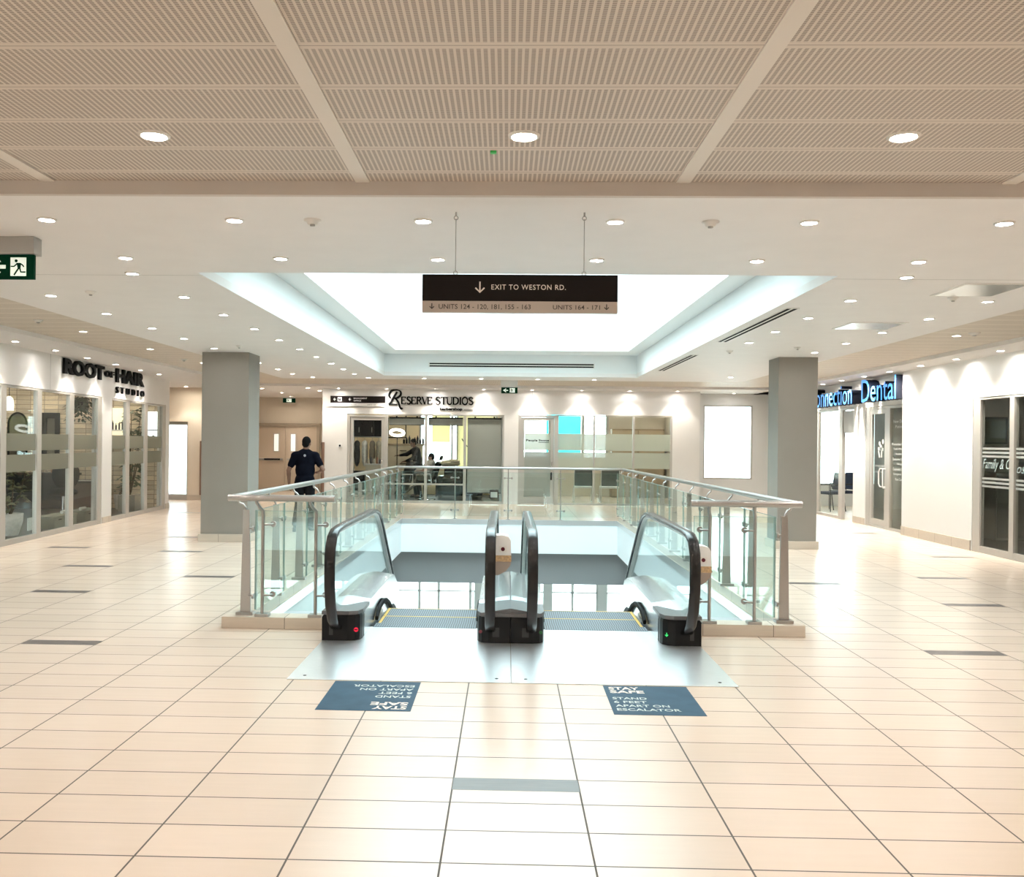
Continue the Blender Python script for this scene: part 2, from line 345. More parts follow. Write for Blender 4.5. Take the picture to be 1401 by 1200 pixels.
# lower storey
m = MB(); m.box(-9, 9, 6, 30, -4.3, -4.2); struct('floor_lower', m, mat('lower_floor', (.82, .81, .78), .3), 'pale floor of the storey below')
m = MB(); m.box(-9.2, -9, 6, 26, -4.2, -.72).box(9, 9.2, 6, 26, -4.2, -.72).box(-9, 9, 5.8, 6, -4.2, -.72); struct('wall_lower', m, T['wall'], 'walls of the storey below')
m = MB(); m.box(-9.2, -2.24, 5.8, 26, -.72, -.711).box(2.36, 9.2, 5.8, 26, -.72, -.711).box(-2.24, 2.36, 5.8, 7.9, -.72, -.711).box(-2.24, 2.36, 19.5, 26, -.72, -.711); struct('ceiling_lower', m, T['white'], 'ceiling of the storey below')
m = MB(); m.box(-6.5, 6.5, 19.72, 19.9, -1.40, -.722); struct('beam', m, T['bulk'], 'dark grey bulkhead hanging over the storey below')
wl = thing('window_lower', 'tall glazed front of the storey below, bright with daylight', None, (0, 26, -4.2), kind='structure')
m = MB()
for x in (-8, -6.4, -4.8, -3.2, -2.45, -1.9, -1.0, .0, .95, 1.9, 2.6, 3.4, 5, 6.6, 8): m.box(x - .035, x + .035, 25.95, 26.05, -4.2, -1.2)
for x in (-.75, 1.2, 2.75): m.box(x - .13, x + .13, 25.9, 26.1, -4.2, -1.2)
m.box(-9, 9, 25.95, 26.05, -2.61, -2.58).box(-9, 9, 25.95, 26.1, -1.3, -.72); m.build('frame', T['lowfr'], wl)
m = MB(); m.box(-9, 9, 26.0, 26.02, -4.2, -1.3); m.build('pane', T['pane'], wl)
# ground and far blocks outside the lower glass
m = MB(); m.box(-30, 30, 26.2, 60, -4.5, -4.35); struct('ground', m, mat('pale_paving', (.55, .53, .50), .8), 'pale paved ground outside the lower windows')

# ------------------------------------------------------------------ ceilings
m = MB(); m.box(-9.5, 9.5, -5, 5.22, 3.12, 3.2); struct('ceiling', m, T['perf'], 'slotted metal plank ceiling nearest the viewer')
for x in (-8.14, -6.32, -4.5, -2.66, -.84, .98, 2.80, 4.62, 6.44, 8.26):
    m = MB(); m.box(x - .04, x + .04, -5, 5.21, 3.112, 3.13); tag(m.build('trim_3', T['bar']), 'pale runner between the slotted ceiling planks', kind='structure')
m = MB(); m.box(-9.5, 9.5, 5.20, 5.24, Z0, 3.2); struct('trim_4', m, T['fascia'], 'taupe bulkhead face between the slotted and the white ceiling')
X0, X1, Y0, Y1 = -2.62, 2.72, 7.62, 19.35
m = MB(); h = .08
m.box(-9.5, 9.5, 5.24, 7.62, Z0, Z0 + h).box(-5.09, X0, Y0, Y1, Z0, Z0 + h).box(X1, 5.2, Y0, Y1, Z0, Z0 + h).box(-5.09, 5.2, Y1, 20.5, Z0, Z0 + h)
m.box(-9.5, -6.6, 7.62, 21.9, Z0 - .0, Z0 + h).box(6.75, 9.5, 7.62, 25.3, Z0, Z0 + h).box(-13, 12, 23.3, 30.5, Z0, Z0 + h).box(-13, -6.6, 21.9, 23.3, Z0, Z0 + h).box(9.5, 12, 7, 23.3, Z0, Z0 + h).box(-13, -9.5, 7, 21.9, Z0, Z0 + h)
struct('ceiling_main', m, T['white'], 'white plaster ceiling with rows of small downlights around the skylight')
m = MB(); m.box(-9.5, -2.62, 7.755, 7.765, Z0 - .0005, Z0 + .01).box(X1, 9.5, 7.755, 7.765, Z0 - .0005, Z0 + .01); struct('trim_5', m, T['grey'], 'fine joint line across the white ceiling')
m = MB(); m.box(-6.6, -5.09, 7.62, 20.5, 3.10, 3.18).box(5.2, 6.75, 7.62, 20.5, 3.10, 3.18); struct('ceiling_slatted', m, T['slat'], 'cream slatted ceiling strips along both shop fronts')
m = MB(); m.box(-6.6, 6.75, 20.5, 23.3, 3.10, 3.18); struct('ceiling_slatted_rear', m, T['slatx'], 'cream slatted ceiling strip in front of the rear shops')
# skylight coffer, ledge, shaft and glazing
m = MB(); a = .1
m.box(X0 - a, X0, Y0 - a, Y1 + a, Z0 + h, 3.52).box(X1, X1 + a, Y0 - a, Y1 + a, Z0 + h, 3.52).box(X0, X1, Y0 - a, Y0, Z0 + h, 3.52).box(X0, X1, Y1, Y1 + a, Z0 + h, 3.52)
x0, x1, y0, y1 = -2.28, 2.42, 8.7, 18.45
m.box(X0 - a, x0, Y0 - a, Y1 + a, 3.50, 3.58).box(x1, X1 + a, Y0 - a, Y1 + a, 3.50, 3.58).box(x0, x1, Y0 - a, y0, 3.50, 3.58).box(x0, x1, y1, Y1 + a, 3.50, 3.58)
m.box(x0 - a, x0, y0 - a, y1 + a, 3.58, 6.3).box(x1, x1 + a, y0 - a, y1 + a, 3.58, 6.3).box(x0, x1, y0 - a, y0, 3.58, 6.3).box(x0, x1, y1, y1 + a, 3.58, 6.3)
struct('ceiling_skylight', m, mat('shaft_white', (.86, .88, .88), .6), 'stepped white skylight well in the middle of the ceiling')
sk = thing('window_skylight', 'glazed roof of the skylight well', None, (0.07, 13.5, 6.3), kind='structure')
m = MB(); m.box(x0 - a, x1 + a, y0 - a, y1 + a, 6.36, 6.375); m.build('pane', T['pane'], sk)
m = MB()
for i in range(9): y = y0 + (y1 - y0) * i / 8; m.box(x0 - a, x1 + a, y - .03, y + .03, 6.30, 6.40)
m.box(.04, .10, y0, y1, 6.30, 6.40); m.build('glazing_bar', T['alu'], sk)
# slot vents and access panels (each its own thing)
def slot_vent(cx, cy, z, ln, rz, label, fr_v=False):
    t = thing('slot_vent', label, 'vent', (cx, cy, z), rz, 'linear slot vents beside the skylight')
    L2 = MB(); L2.box(-.07, .07, -ln / 2, ln / 2, -.006, .03); 
    R = WM[t]; L2.V = [R @ v for v in L2.V]; L2.build('frame', T['trimw'], t)
    for s in (-.034, .034):
        q = MB(); q.box(s - .02, s + .02, -ln / 2 + .02, ln / 2 - .02, -.0075, .0); q.V = [R @ v for v in q.V]; q.build('slot', T['dark'], t)
slot_vent(2.90, 10.95, Z0, 3.1, 0, 'long twin-slot air vent in the white ceiling right of the skylight')
slot_vent(2.91, 15.9, Z0, 3.1, 0, 'farther twin-slot air vent right of the skylight, near the right column')
t = thing('slot_vent', 'wide twin-slot air vent in the end face of the skylight well', 'vent', (.03, Y1, 3.30), 0, 'linear slot vents beside the skylight')
m = MB(); m.box(-1.68, 1.83, Y1 - .008, Y1 + .02, 3.225, 3.325); m.build('frame', T['trimw'], t)
for z in (3.25, 3.30): m = MB(); m.box(-1.66, 1.81, Y1 - .01, Y1, z - .014, z + .014); m.build('slot', T['dark'], t)
for (xa, xb, ya, yb, lb) in ((3.9, 4.47, 7.92, 8.57, 'square metallic access panel in the white ceiling, the nearer of two'), (3.87, 4.52, 10.43, 11.04, 'square metallic access panel in the white ceiling, the farther of two')):
    t = thing('access_panel', lb, 'ceiling panel', ((xa + xb) / 2, (ya + yb) / 2, Z0), 0, 'ceiling access panels'); m = MB(); m.box(xa, xb, ya, yb, Z0 - .006, Z0 + .01); m.build('frame', T['trimw'], t)
    m = MB(); m.box(xa + .025, xb - .025, ya + .025, yb - .025, Z0 - .009, Z0); m.build('door', mat('panel_metal', (.88, .88, .87), .22, 1.), t)

# ------------------------------------------------------------------ columns
for (xa, xb, ya, yb, nm) in ((-4.9, -4.14, 14.52, 15.15, 'left'), (4.29, 4.91, 14.60, 15.15, 'right')):
    m = MB(); m.box(xa, xb, ya, yb, 0, Z0, .006); struct('pillar', m, T['column'], 'square grey-brown column on the %s side of the opening' % nm)
    m = MB(); m.box(xa - .03, xb + .03, ya - .03, yb + .03, 0, .125, .004); struct('baseboard_pillar', m, T['base'], 'pale tile skirting around the %s column' % nm)

# ------------------------------------------------------------------ walls
FL = Fr((-7.52, 13.4, 0), (-.0653, .9979, 0)); FRW = Fr((7.37, 0, 0), (0, -1, 0)); FD = Fr((7.49, 0, 0), (0, -1, 0)); FB = Fr((0, 24.35, 0), (1, 0, 0))
WT = 3.04
m = MB(); D = -.2
for (s0, s1, z0, z1) in ((-14, -3.2, 0, WT), (-3.2, 3.97, 2.44, WT), (3.97, 4.46, 0, WT), (4.46, 7.93, 2.44, WT), (7.93, 8.2, 0, WT)): m.fbox(FL, s0, s1, D, 0, z0, z1)
struct('wall_left', m, T['wall'], 'white shop wall along the left side')
m = MB()
for s0, s1 in ((3.98, 4.45), (7.94, 8.22)): m.fbox(FL, s0, s1, -.02, .015, 0, .12)
m.fbox(FL, 8.18, 8.22, -.2, -.02, 0, .12); struct('baseboard_left', m, T['base'], 'tile skirting under the left shop wall')
m = MB(); m.fbox(FL, 1.645, 1.655, -.01, .001, 2.45, WT); struct('trim_6', m, T['grey'], 'panel joint above the left shop windows')
m = MB()
for (a_, b_, z0, z1) in ((-5, 9.5, 0, WT), (9.5, 14.68, 2.42, WT), (14.68, 17.25, 0, WT)): m.fbox(FRW, -b_, -a_, -.12, 0, z0, z1)
struct('wall_right', m, mat('wall_paint_overlit', (.86, .855, .835), .6), 'white wall along the right side')  # wall paint lightened to carry the stronger light on this side
m = MB()
for (a_, b_, z0, z1) in ((17.25, 17.3, 0, WT), (17.3, 19.30, 2.45, WT), (19.30, 19.97, 0, WT), (19.97, 23.4, 2.49, WT), (23.4, 25.3, 0, WT)): m.fbox(FD, -b_, -a_, -.15, 0, z0, z1)
struct('wall_right_rear', m, mat('wall_paint_overlit_rear', (.86, .855, .835), .6), 'white shop wall of the dental clinic')  # same lightened paint, the brighter light put into its colour
m = MB(); m.fbox(FRW, -17.25, -14.7, -.02, .015, 0, .165).fbox(FD, -19.95, -19.31, -.02, .015, 0, .14); struct('baseboard_right', m, T['base'], 'tile skirting along the right wall')
m = MB()
for (a_, b_, z0, z1) in ((-4.95, -4.28, 0, WT), (-4.28, -.08, 2.37, WT), (-.08, .3, 0, WT), (.3, 4.38, 2.40, WT), (4.38, 5.1, 0, WT)): m.fbox(FB, a_, b_, -.18, 0, z0, z1)
m.box(-4.95, -4.77, 24.53, 29.6, 0, WT); struct('wall_back', m, T['wall'], 'white wall holding the two rear shops')
m = MB(); m.fbox(FB, .655, .662, -.01, .001, 2.41, WT); struct('trim_7', m, T['grey'], 'panel joint above the rear office window')
m = MB(); FE = Fr((0, 25.3, 0), (1, 0, 0))
for (a_, b_, z0, z1) in ((4.9, 5.40, 0, WT), (5.40, 6.74, 2.73, WT), (5.40, 6.74, 0, .70), (6.74, 7.9, 0, WT), (7.9, 11.3, 2.75, WT), (7.9, 11.3, 0, .55), (11.3, 12, 0, WT)): m.fbox(FE, a_, b_, -.2, 0, z0, z1)
m.box(4.9, 5.1, 24.53, 25.3, 0, WT); struct('wall_back_right', m, mat('grey_white_paint', (.74, .73, .71), .6), 'greyer recessed wall with the bright window right of the rear shops')
# corridor walls behind the left shop
m = MB()
for (a_, b_, z0, z1) in ((-13, -9.32, 0, WT), (-9.32, -8.62, 2.12, WT), (-8.62, -8.2, 0, WT)): m.box(a_, b_, 24.45, 24.6, z0, z1)
m.box(-8.35, -8.2, 24.6, 24.75, 0, WT).box(-8.35, -8.2, 24.75, 26.4, 2.12, WT).box(-8.35, -8.2, 26.4, 29.6, 0, WT); struct('wall_corridor', m, T['beige'], 'beige corridor wall with glazed doors behind the left shop')
m = MB(); m.box(-8.62, -8.18, 24.43, 24.44, 0, .14).box(-8.19, -8.18, 24.44, 24.75, 0, .14); struct('baseboard_corridor', m, T['base'], 'tile skirting on the corridor corner')
m = MB(); m.box(-8.2, -4.77, 29.6, 29.75, 0, WT); struct('wall_corridor_end', m, T['beige'], 'beige end wall of the service corridor')
# outer shell (closes the building behind the shops)
m = MB(); m.box(-13.2, -13, -5, 30.6, 0, 3.2).box(12, 12.2, -5, 25.5, 0, 3.2).box(-13, 12, -5.2, -5, 0, 3.2)
struct('wall_outer', m, T['wall'], 'outer walls enclosing the mall')
# corner guards
for (x, y, nm) in ((-8.24, 24.435, 'brown corner guard on the beige corridor pier left of the column'), (-4.93, 24.34, 'brown corner guard at the edge of the barbershop wall')):
    m = MB(); m.box(x - .04, x + .045, y - .012, y + .005, .14, 1.6); m.box(x + .035, x + .05, y - .012, y + .06, .14, 1.6) if x < -6 else m.box(x - .04, x - .025, y - .012, y + .06, .14, 1.6)
    tag(m.build('corner_guard', mat('brown_vinyl', (.20, .115, .08), .5)), nm, 'corner guard', 'corner guards')
# ------------------------------------------------------------------ recessed downlights
ORD = ['first', 'second', 'third', 'fourth', 'fifth', 'sixth', 'seventh', 'eighth', 'ninth', 'tenth', 'eleventh']
def make_light(name, r, glow):
    t = thing(name, 'round recessed downlight', 'ceiling light')
    m = MB(); m.lathe([(r * 1.0, -.001), (r * 1.03, -.009), (r * 1.1, -.012), (r * 1.3, -.007), (r * 1.34, .0)], (0, 0, 0), 20); m.build('trim_ring', T['trimw'], t)
    m = MB(); m.lathe([(0, -.006), (r * .5, -.006), (r * 1.0, -.003), (r * 1.0, .0)], (0, 0, 0), 20); m.build('lamp', glow, t)
    return t
base_light = make_light('downlight', .046, T['lamp']); tree_s = grab(base_light)
bright_light = make_light('downlight', .046, T['lampb']); tree_r = grab(bright_light)
shop_light = make_light('downlight', .046, T['lampi']); tree_i = grab(shop_light)
big_light = make_light('downlight', .058, T['lampw']); tree_b = grab(big_light)
used = {id(base_light): False, id(bright_light): False, id(shop_light): False, id(big_light): False}
def put(src, tree, x, y, z, label, group, spot=0):
    if src is base_light and 2.5 < x < 8 and y < 20: src, tree = bright_light, tree_r
    if not used[id(src)]:
        used[id(src)] = True; src.location = (x, y, z); WM[src] = Matrix.Translation((x, y, z)); o = src; o['label'] = label; o['group'] = group
    else: o = dup(src, (x, y, z), 0, label, group, tree)
    if spot:
        L = bpy.data.lights.new('lamp_beam', 'SPOT'); L.energy = spot; L.color = (1, .93, .82); L.spot_size = math.radians(98 if spot < 100 else 130); L.spot_blend = .45 if spot < 100 else .9; L.shadow_soft_size = .045
        lo = bpy.data.objects.new('lamp_beam', L); C.objects.link(lo); lo.parent = o; lo.location = (0, 0, -.012)
    return o
for i, x in enumerate((-1.74, .067, 1.88)):
    put(big_light, tree_b, x, 4.42, 3.12, 'large warm downlight in the slotted metal ceiling, %s from the left of the three' % ORD[i], 'large downlights in the slotted ceiling')
for x in (-7.2, -5.4, -3.6, -1.74, .067, 1.88, 3.7, 5.5, 7.3):
    for y in (2.6, .78, -1.05, -2.9):
        put(big_light, tree_b, x, y, 3.12, 'added unseen downlight behind the viewpoint, lighting the foreground from the slotted ceiling', 'added downlights of the slotted ceiling out of the frame')  # unseen downlights added to light the foreground
for x in (-7.2, -5.4, -3.6, 3.7, 5.5, 7.3): put(big_light, tree_b, x, 4.42, 3.12, 'large warm downlight in the slotted metal ceiling beyond the frame edge', 'downlights of the slotted ceiling beside the frame')
G = 'small downlights in the white ceiling'
for i, x in enumerate((-2.97, -1.755, -.547, .668, 1.883, 3.09)):
    put(base_light, tree_s, x, 5.79, Z0, 'small downlight in the white ceiling row just past the bulkhead, %s from left' % ORD[i], G)
for i, x in enumerate((-2.97, -1.76, -.545, .669, 1.884, 3.10)):
    put(base_light, tree_s, x, 7.0, Z0, 'small downlight in the white ceiling row along the near skylight edge, %s from left' % ORD[i], G)
for x in (-7.6, -6.4, -5.2, -4.2, 4.3, 5.5, 6.7, 7.9):
    for y in (5.79, 7.0): put(base_light, tree_s, x, y, Z0, 'small downlight in the white ceiling outside the frame', G)
for i in range(10):
    put(base_light, tree_s, -3.19, 7.66 + 1.248 * i + (.02 if i > 6 else 0), Z0, 'small downlight in the line beside the left skylight edge, %s from the front' % ORD[i], G)
for i, y in enumerate((8.87, 10.12, 11.43, 12.57, 13.88, 16.4, 17.8, 19.0)):
    put(base_light, tree_s, -4.5, y, Z0, 'small downlight in the white ceiling line passing the left column, %s from the front' % ORD[i], G)
for i in range(5):
    put(base_light, tree_s, 3.285, 7.64 + 1.23 * i, Z0, 'small downlight in the line between skylight and right slot vents, %s from the front' % ORD[i], G)
for i, y in enumerate((8.88, 10.1, 11.34, 12.54, 13.82, 18.94)):
    put(base_light, tree_s, 4.59, y, Z0, 'small downlight in the line passing the square access panels, %s from the front' % ORD[i], G)
for i, x in enumerate((-4.29, -3.06, -1.825, -.573, .654, 1.885)):
    put(base_light, tree_s, x, 20.0, Z0, 'small downlight behind the far skylight edge, %s from left' % ORD[i], G)
GS = 'downlights in the slatted ceiling'
for i, x in enumerate((-3.63, -1.333, .988, 3.34)):
    put(base_light, tree_s, x, 20.98, 3.10, 'downlight in the rear slatted ceiling strip, %s from left' % ORD[i], GS)
for i, y in enumerate((12.33, 14.67, 17.25)):
    put(base_light, tree_s, -5.8, y, 3.10, 'downlight in the left slatted ceiling strip, %s from the front' % ORD[i], GS)
put(base_light, tree_s, 5.86, 12.1, 3.10, 'downlight in the right slatted ceiling strip beside a motion sensor', GS)
GW = 'wall washing downlights over the shop fronts'
for i, y in enumerate((10.5, 11.8)): put(base_light, tree_s, -7.0, y, Z0, 'downlight over the left shop wall, beyond the frame edge', GW, 80)
for i, y in enumerate((13.09, 14.42, 15.69, 17.0, 18.35, 19.5)):
    put(base_light, tree_s, -7.16 - .055 * (y - 13.1), y, Z0, 'downlight washing the wall over the hair studio windows, %s from the front' % ORD[i], GW, 110 - 15)
for i, y in enumerate((13.38, 14.66, 15.9, 17.2, 18.4, 19.6, 20.8, 22.0)):
    put(base_light, tree_s, 7.10, y, Z0, 'downlight washing the right wall, %s from the front' % ORD[i], GW, 230)
for i, x in enumerate((-4.474, -3.185, -1.898, -.627, .654, 1.942, 3.201, 4.459)):
    put(base_light, tree_s, x, 24.05, Z0, 'downlight washing the rear shop wall, %s from left' % ORD[i], GW, 70)
put(base_light, tree_s, 6.1, 24.8, Z0, 'downlight over the bright window right of the rear shops', GW, 30)
GC = 'corridor downlights behind the left column'
for (x, y, lb) in ((-6.6, 24.4, 'downlight at the corridor mouth, beside the left column top'), (-6.57, 26.5, 'downlight inside the corridor before the beige double doors'), (-5.27, 24.0, 'downlight at the corridor corner left of the barbershop wall'), (-5.25, 25.4, 'downlight inside the corridor along the barbershop side wall'), (-8.5, 23.9, 'downlight washing the beige pier left of the column'), (-6.8, 28.6, 'downlight close to the corridor exit sign'), (-10.2, 23.6, 'downlight in the passage behind the left shop')):
    put(shop_light, tree_i, x, y, Z0, lb, GC, 70)
# detectors, sprinklers
def puck(x, y, z, r, label, cat, name, k=0):
    t = thing(name, label, cat, (x, y, z), 0, 'ceiling detectors and sprinklers'); m = MB()
    m.lathe([(0, -.03), (r * .55, -.03), (r * .7, -.012), (r, -.008), (r, .004)], (x, y, z), 18); m.build('cover', T['trimw'], t)
    m = MB(); m.lathe([(0, -.042), (r * .3, -.04), (r * .3, -.028), (0, -.028)], (x, y, z), 12); m.build('head', T['grey'], t)
puck(-1.252, 5.784, Z0, .055, 'grey round detector between two downlights of the first white ceiling row', 'smoke detector', 'smoke_detector')
puck(1.267, 5.792, Z0, .055, 'white round detector right of the hanging sign in the first downlight row', 'smoke detector', 'smoke_detector', 1)
puck(-3.995, 8.632, Z0, .05, 'small grey sprinkler plate in the white ceiling at the left', 'sprinkler', 'sprinkler')
puck(4.164, 8.677, Z0, .05, 'small sprinkler plate beside the near square access panel', 'sprinkler', 'sprinkler', 1)
puck(4.118, 13.12, Z0, .05, 'small sprinkler plate before the right column', 'sprinkler', 'sprinkler')
puck(3.30, 13.70, Z0, .05, 'small sprinkler plate near the far slot vent', 'sprinkler', 'sprinkler', 1)
puck(-4.0, 13.5, Z0, .05, 'small sprinkler plate beside the left column top', 'sprinkler', 'sprinkler')
puck(-5.84, 11.2, 3.10, .06, 'grey motion sensor in the left slatted ceiling, the nearer of two', 'motion sensor', 'motion_sensor')
puck(-5.9, 16.5, 3.10, .07, 'grey motion sensor in the left slatted ceiling, the farther of two', 'motion sensor', 'motion_sensor')
puck(5.95, 11.83, 3.10, .07, 'grey motion sensor in the right slatted ceiling beside a downlight', 'motion sensor', 'motion_sensor')
m = MB(); m.box(-.10, -.07, 4.65, 4.672, 3.108, 3.125); tag(m.build('indicator_light', mat('green_tag', (.05, .55, .12), .4)), 'tiny green indicator in the slotted ceiling left of the middle downlight', 'indicator')

# ------------------------------------------------------------------ daylight and camera
w = bpy.data.worlds.new('daylight'); bpy.context.scene.world = w; w.use_nodes = True
bg = w.node_tree.nodes['Background']; bg.inputs[0].default_value = (.74, .93, 1.0, 1); bg.inputs[1].default_value = 8.5
def portal(loc, rot, sx, sy):
    L = bpy.data.lights.new('daylight_portal', 'AREA'); L.shape = 'RECTANGLE'; L.size = sx; L.size_y = sy; L.cycles.is_portal = True
    o = bpy.data.objects.new('daylight_portal', L); C.objects.link(o); o.location = loc; o.rotation_euler = rot
portal((.07, 13.57, 6.42), (0, 0, 0), 4.7, 9.75)
portal((0, 26.15, -2.8), (-PI / 2, 0, 0), 18, 3)
cam = bpy.data.cameras.new('camera'); co = bpy.data.objects.new('camera', cam); C.objects.link(co)
cam.sensor_width = 36; cam.sensor_fit = 'HORIZONTAL'; cam.lens = 1250 / 1401 * 36; cam.shift_x = (700.5 - 660.2) / 1401; cam.shift_y = (605.8 - 600) / 1401
co.matrix_world = Matrix.Translation((0, 0, 1.632)) @ Matrix.Rotation(.0268, 4, 'Z') @ Matrix.Rotation(PI / 2, 4, 'X') @ Matrix.Rotation(.0105, 4, 'Z')
cam.clip_end = 200
sc = bpy.context.scene; sc.camera = co
sc.view_settings.view_transform = 'Standard'; sc.view_settings.look = 'None'; sc.view_settings.gamma = 1; sc.view_settings.use_curve_mapping = False; sc.view_settings.exposure = .40
sc.cycles.max_bounces = 10; sc.cycles.transparent_max_bounces = 24; sc.cycles.sample_clamp_indirect = 6
# ------------------------------------------------------------------ escalators
SL = -.70
def rail_path():
    P = [(7.47, .10), (7.34, .135), (7.22, .215), (7.13, .34), (7.085, .50), (7.075, .66), (7.10, .79), (7.17, .875), (7.29, .915), (7.5, .925), (8.4, .925), (9.25, .925), (9.45, .915), (9.63, .88), (9.8, .80), (9.95, .705)]
    y, z = P[-1]
    for i in range(1, 13): P.append((y + .4 * i, z + .4 * i * SL))
    return P
def deck_path():
    P = [(7.60, .205), (8.0, .25), (9.3, .25), (9.6, .235), (9.8, .17), (10.0, .05)]; y, z = P[-1]
    for i in range(1, 13): P.append((y + .4 * i, z + .4 * i * SL))
    return P
def plan(mb, pts, z0, z1, bev=.02):
    n = len(pts); A = sum(pts[i][0] * pts[(i + 1) % n][1] - pts[(i + 1) % n][0] * pts[i][1] for i in range(n))
    if A < 0: pts = pts[::-1]
    cx = sum(p[0] for p in pts) / n; cy = sum(p[1] for p in pts) / n
    q = [(cx + (x - cx) * (1 - bev * 3), cy + (y - cy) * (1 - bev * 1.5)) for x, y in pts]
    vs = [(x, y, z0) for x, y in pts] + [(x, y, z1 - bev) for x, y in pts] + [(x, y, z1) for x, y in q]
    mb.add(vs, [list(range(n - 1, -1, -1)), list(range(2 * n, 3 * n))] + [(k * n + i, k * n + (i + 1) % n, (k + 1) * n + (i + 1) % n, (k + 1) * n + i) for k in (0, 1) for i in range(n)]); return mb
def escalator(sg, label, lightm, side):
    X = lambda u: .045 + sg * u
    e = thing('escalator', label, 'escalator', (X(.76), 8.0, 0), 0, 'pair of escalators going down')
    m = MB(); m.box(X(.0015), X(1.535), 6.205, 8.0, .0005, .006, .002); m.build('landing_plate', T['plate'], e)
    m = MB()
    for u, y in ((.10, 6.30), (1.43, 6.30)): m.cyl((X(u), y, .005), (X(u), y, .0075), .012, n=10)
    m.build('screw', T['greyd'], e)
    m = MB(); m.box(X(.30), X(1.20), 7.985, 8.16, -.03, .009, .002); m.build('comb_plate', T['step'], e)
    # steps
    for k in range(15):
        y = 8.165 + .40 * k; z = -.004 if k < 2 else -.004 - .28 * (k - 1.6)
        s = MB(); s.box(X(.305), X(1.195), y, y + .392, z - .03, z, .003); s.build('step', T['step'], e)
        s2 = MB(); s2.box(X(.305), X(1.195), y + .01, y + .03, z - .28, z - .031); st = s2.build('riser', T['stepd'], kids(e)[-1] if False else e)
        if k < 4:
            q = MB(); q.box(X(.31), X(1.19), y + .372, y + .39, z - .001, z + .0015); q.build('edge_line', T['yellow'], e)
            q = MB(); q.box(X(1.165), X(1.19), y, y + .37, z - .001, z + .0015); q.build('side_line', T['yellow'], e)
    # truss and cladding under the steps
    for side_u, nm in (((1.225, 1.39, 1.44, 1.54), 'outer'), ((.275, .15, .11, .005), 'inner')):
        ui, ua, ub, uo = side_u; dp = deck_path(); m = MB(); vs = []; mi = []
        for (y, z) in dp:
            lo = max(z - .75, .0) if y <= 8.0 else z - .75
            lo2 = max(z - .30, .0) if y <= 8.0 else z - .30
            vs += [(X(ui), y, lo2), (X(ui), y, z), (X(ua), y, z + .028), (X(ub), y, z + .028), (X(uo), y, z + (.0 if nm == 'outer' else .05)), (X(uo), y, lo)]
        fs = []
        for i in range(len(dp) - 1):
            for j in range(5):
                f = (i * 6 + j, i * 6 + j + 1, (i + 1) * 6 + j + 1, (i + 1) * 6 + j); fs.append(f)
        fs.append([0, 1, 2, 3, 4, 5]); m.add(vs, fs); m.build('deck', T['deckm'], e)
        # newel box
        if nm == 'outer': pts = [(X(1.54), 7.63), (X(1.54), 7.42), (X(1.33), 7.42), (X(1.27), 7.435), (X(1.237), 7.475), (X(1.225), 7.53), (X(1.225), 7.63)]
        else: pts = [(X(.001), 7.63), (X(.001), 7.42), (X(.18), 7.42), (X(.235), 7.435), (X(.262), 7.475), (X(.272), 7.53), (X(.272), 7.63)]
        m = plan(MB(), pts, .006, .215); nb = m.build('newel_base', T['black'], e)
        if nm == 'outer': cap = [(X(1.545), 7.9), (X(1.545), 7.43), (X(1.32), 7.43), (X(1.25), 7.46), (X(1.222), 7.55), (X(1.222), 7.9)]
        else: cap = [(X(.0005), 7.9), (X(.0005), 7.43), (X(.2), 7.43), (X(.25), 7.46), (X(.276), 7.55), (X(.276), 7.9)]
        m = plan(MB(), cap, .216, .245, .006)
        if nm == 'inner':
            m.add([(X(.0005), 7.44, .246), (X(.24), 7.44, .246), (X(.0005), 7.44, .285), (X(.0005), 9.3, .246), (X(.24), 9.3, .246), (X(.0005), 9.3, .285)], [(0, 1, 2), (1, 4, 5, 2), (3, 5, 4), (0, 2, 5, 3)])
        m.build('newel_cap', T['capm'], e)
        ur = 1.415 if nm == 'outer' else .165
        # indicators
        F0 = Fr((X(ur), 7.42, 0), (1, 0, 0)); k = -sg if nm == 'outer' else sg
        m = MB(); du = .045 * (-k); m.poly(F0, [(du - .028, .055), (du + .028, .055), (du + .028, .13), (du - .028, .13)] if nm == 'inner' else [(-k * .05 - .016, .05), (-k * .05 + .016, .05), (-k * .05 + .016, .13), (-k * .05 - .016, .13)], 0, .003); m.build('sensor_plate', T['greyd'], nb)
        m = MB(); F1 = Fr((X(1.262 if nm == 'outer' else .245), 7.436, 0), (1, 0, 0) if False else Vector((1, .75 * k * -1 if False else 0, 0)))
        if nm == 'outer':
            m.disc(F1, 0, .095, .018, .001, .006, 18)
            ind = m.build('indicator', lightm if side == 'left' else T['blackm'], nb)
            m = MB()
            if side == 'left': m.poly(F1, [(-.013, .091), (.013, .091), (.013, .099), (-.013, .099)], .006, .008); m.build('bar', T['black'], nb)
            else: m.stroke(F1, [(0, .11), (0, .082)], .006, .006, .008); m.stroke(F1, [(-.012, .094), (0, .08), (.012, .094)], .006, .006, .008); m.build('arrow', lightm, nb)
        else:
            m.disc(F1, 0, .095, .014, .001, .006, 14); m.build('indicator', mat('dim_%s' % side, (.14, .02, .03) if side == 'left' else (.02, .10, .03), .4), nb)
        # glass and handrail
        rp = rail_path(); top = [p for p in rp[4:]]; bot = dp[:-1]
        pts = [(y, z - .01) for y, z in top[:-1]] ; pb = [(y, z + .01) for y, z in bot if y < pts[-1][0]]
        def zb(y):
            for (a, za), (b, zb_) in zip(dp, dp[1:]):
                if a <= y <= b: return za + (zb_ - za) * (y - a) / (b - a) + .015
            return dp[0][1] + .015 if y < dp[0][0] else dp[-1][1]
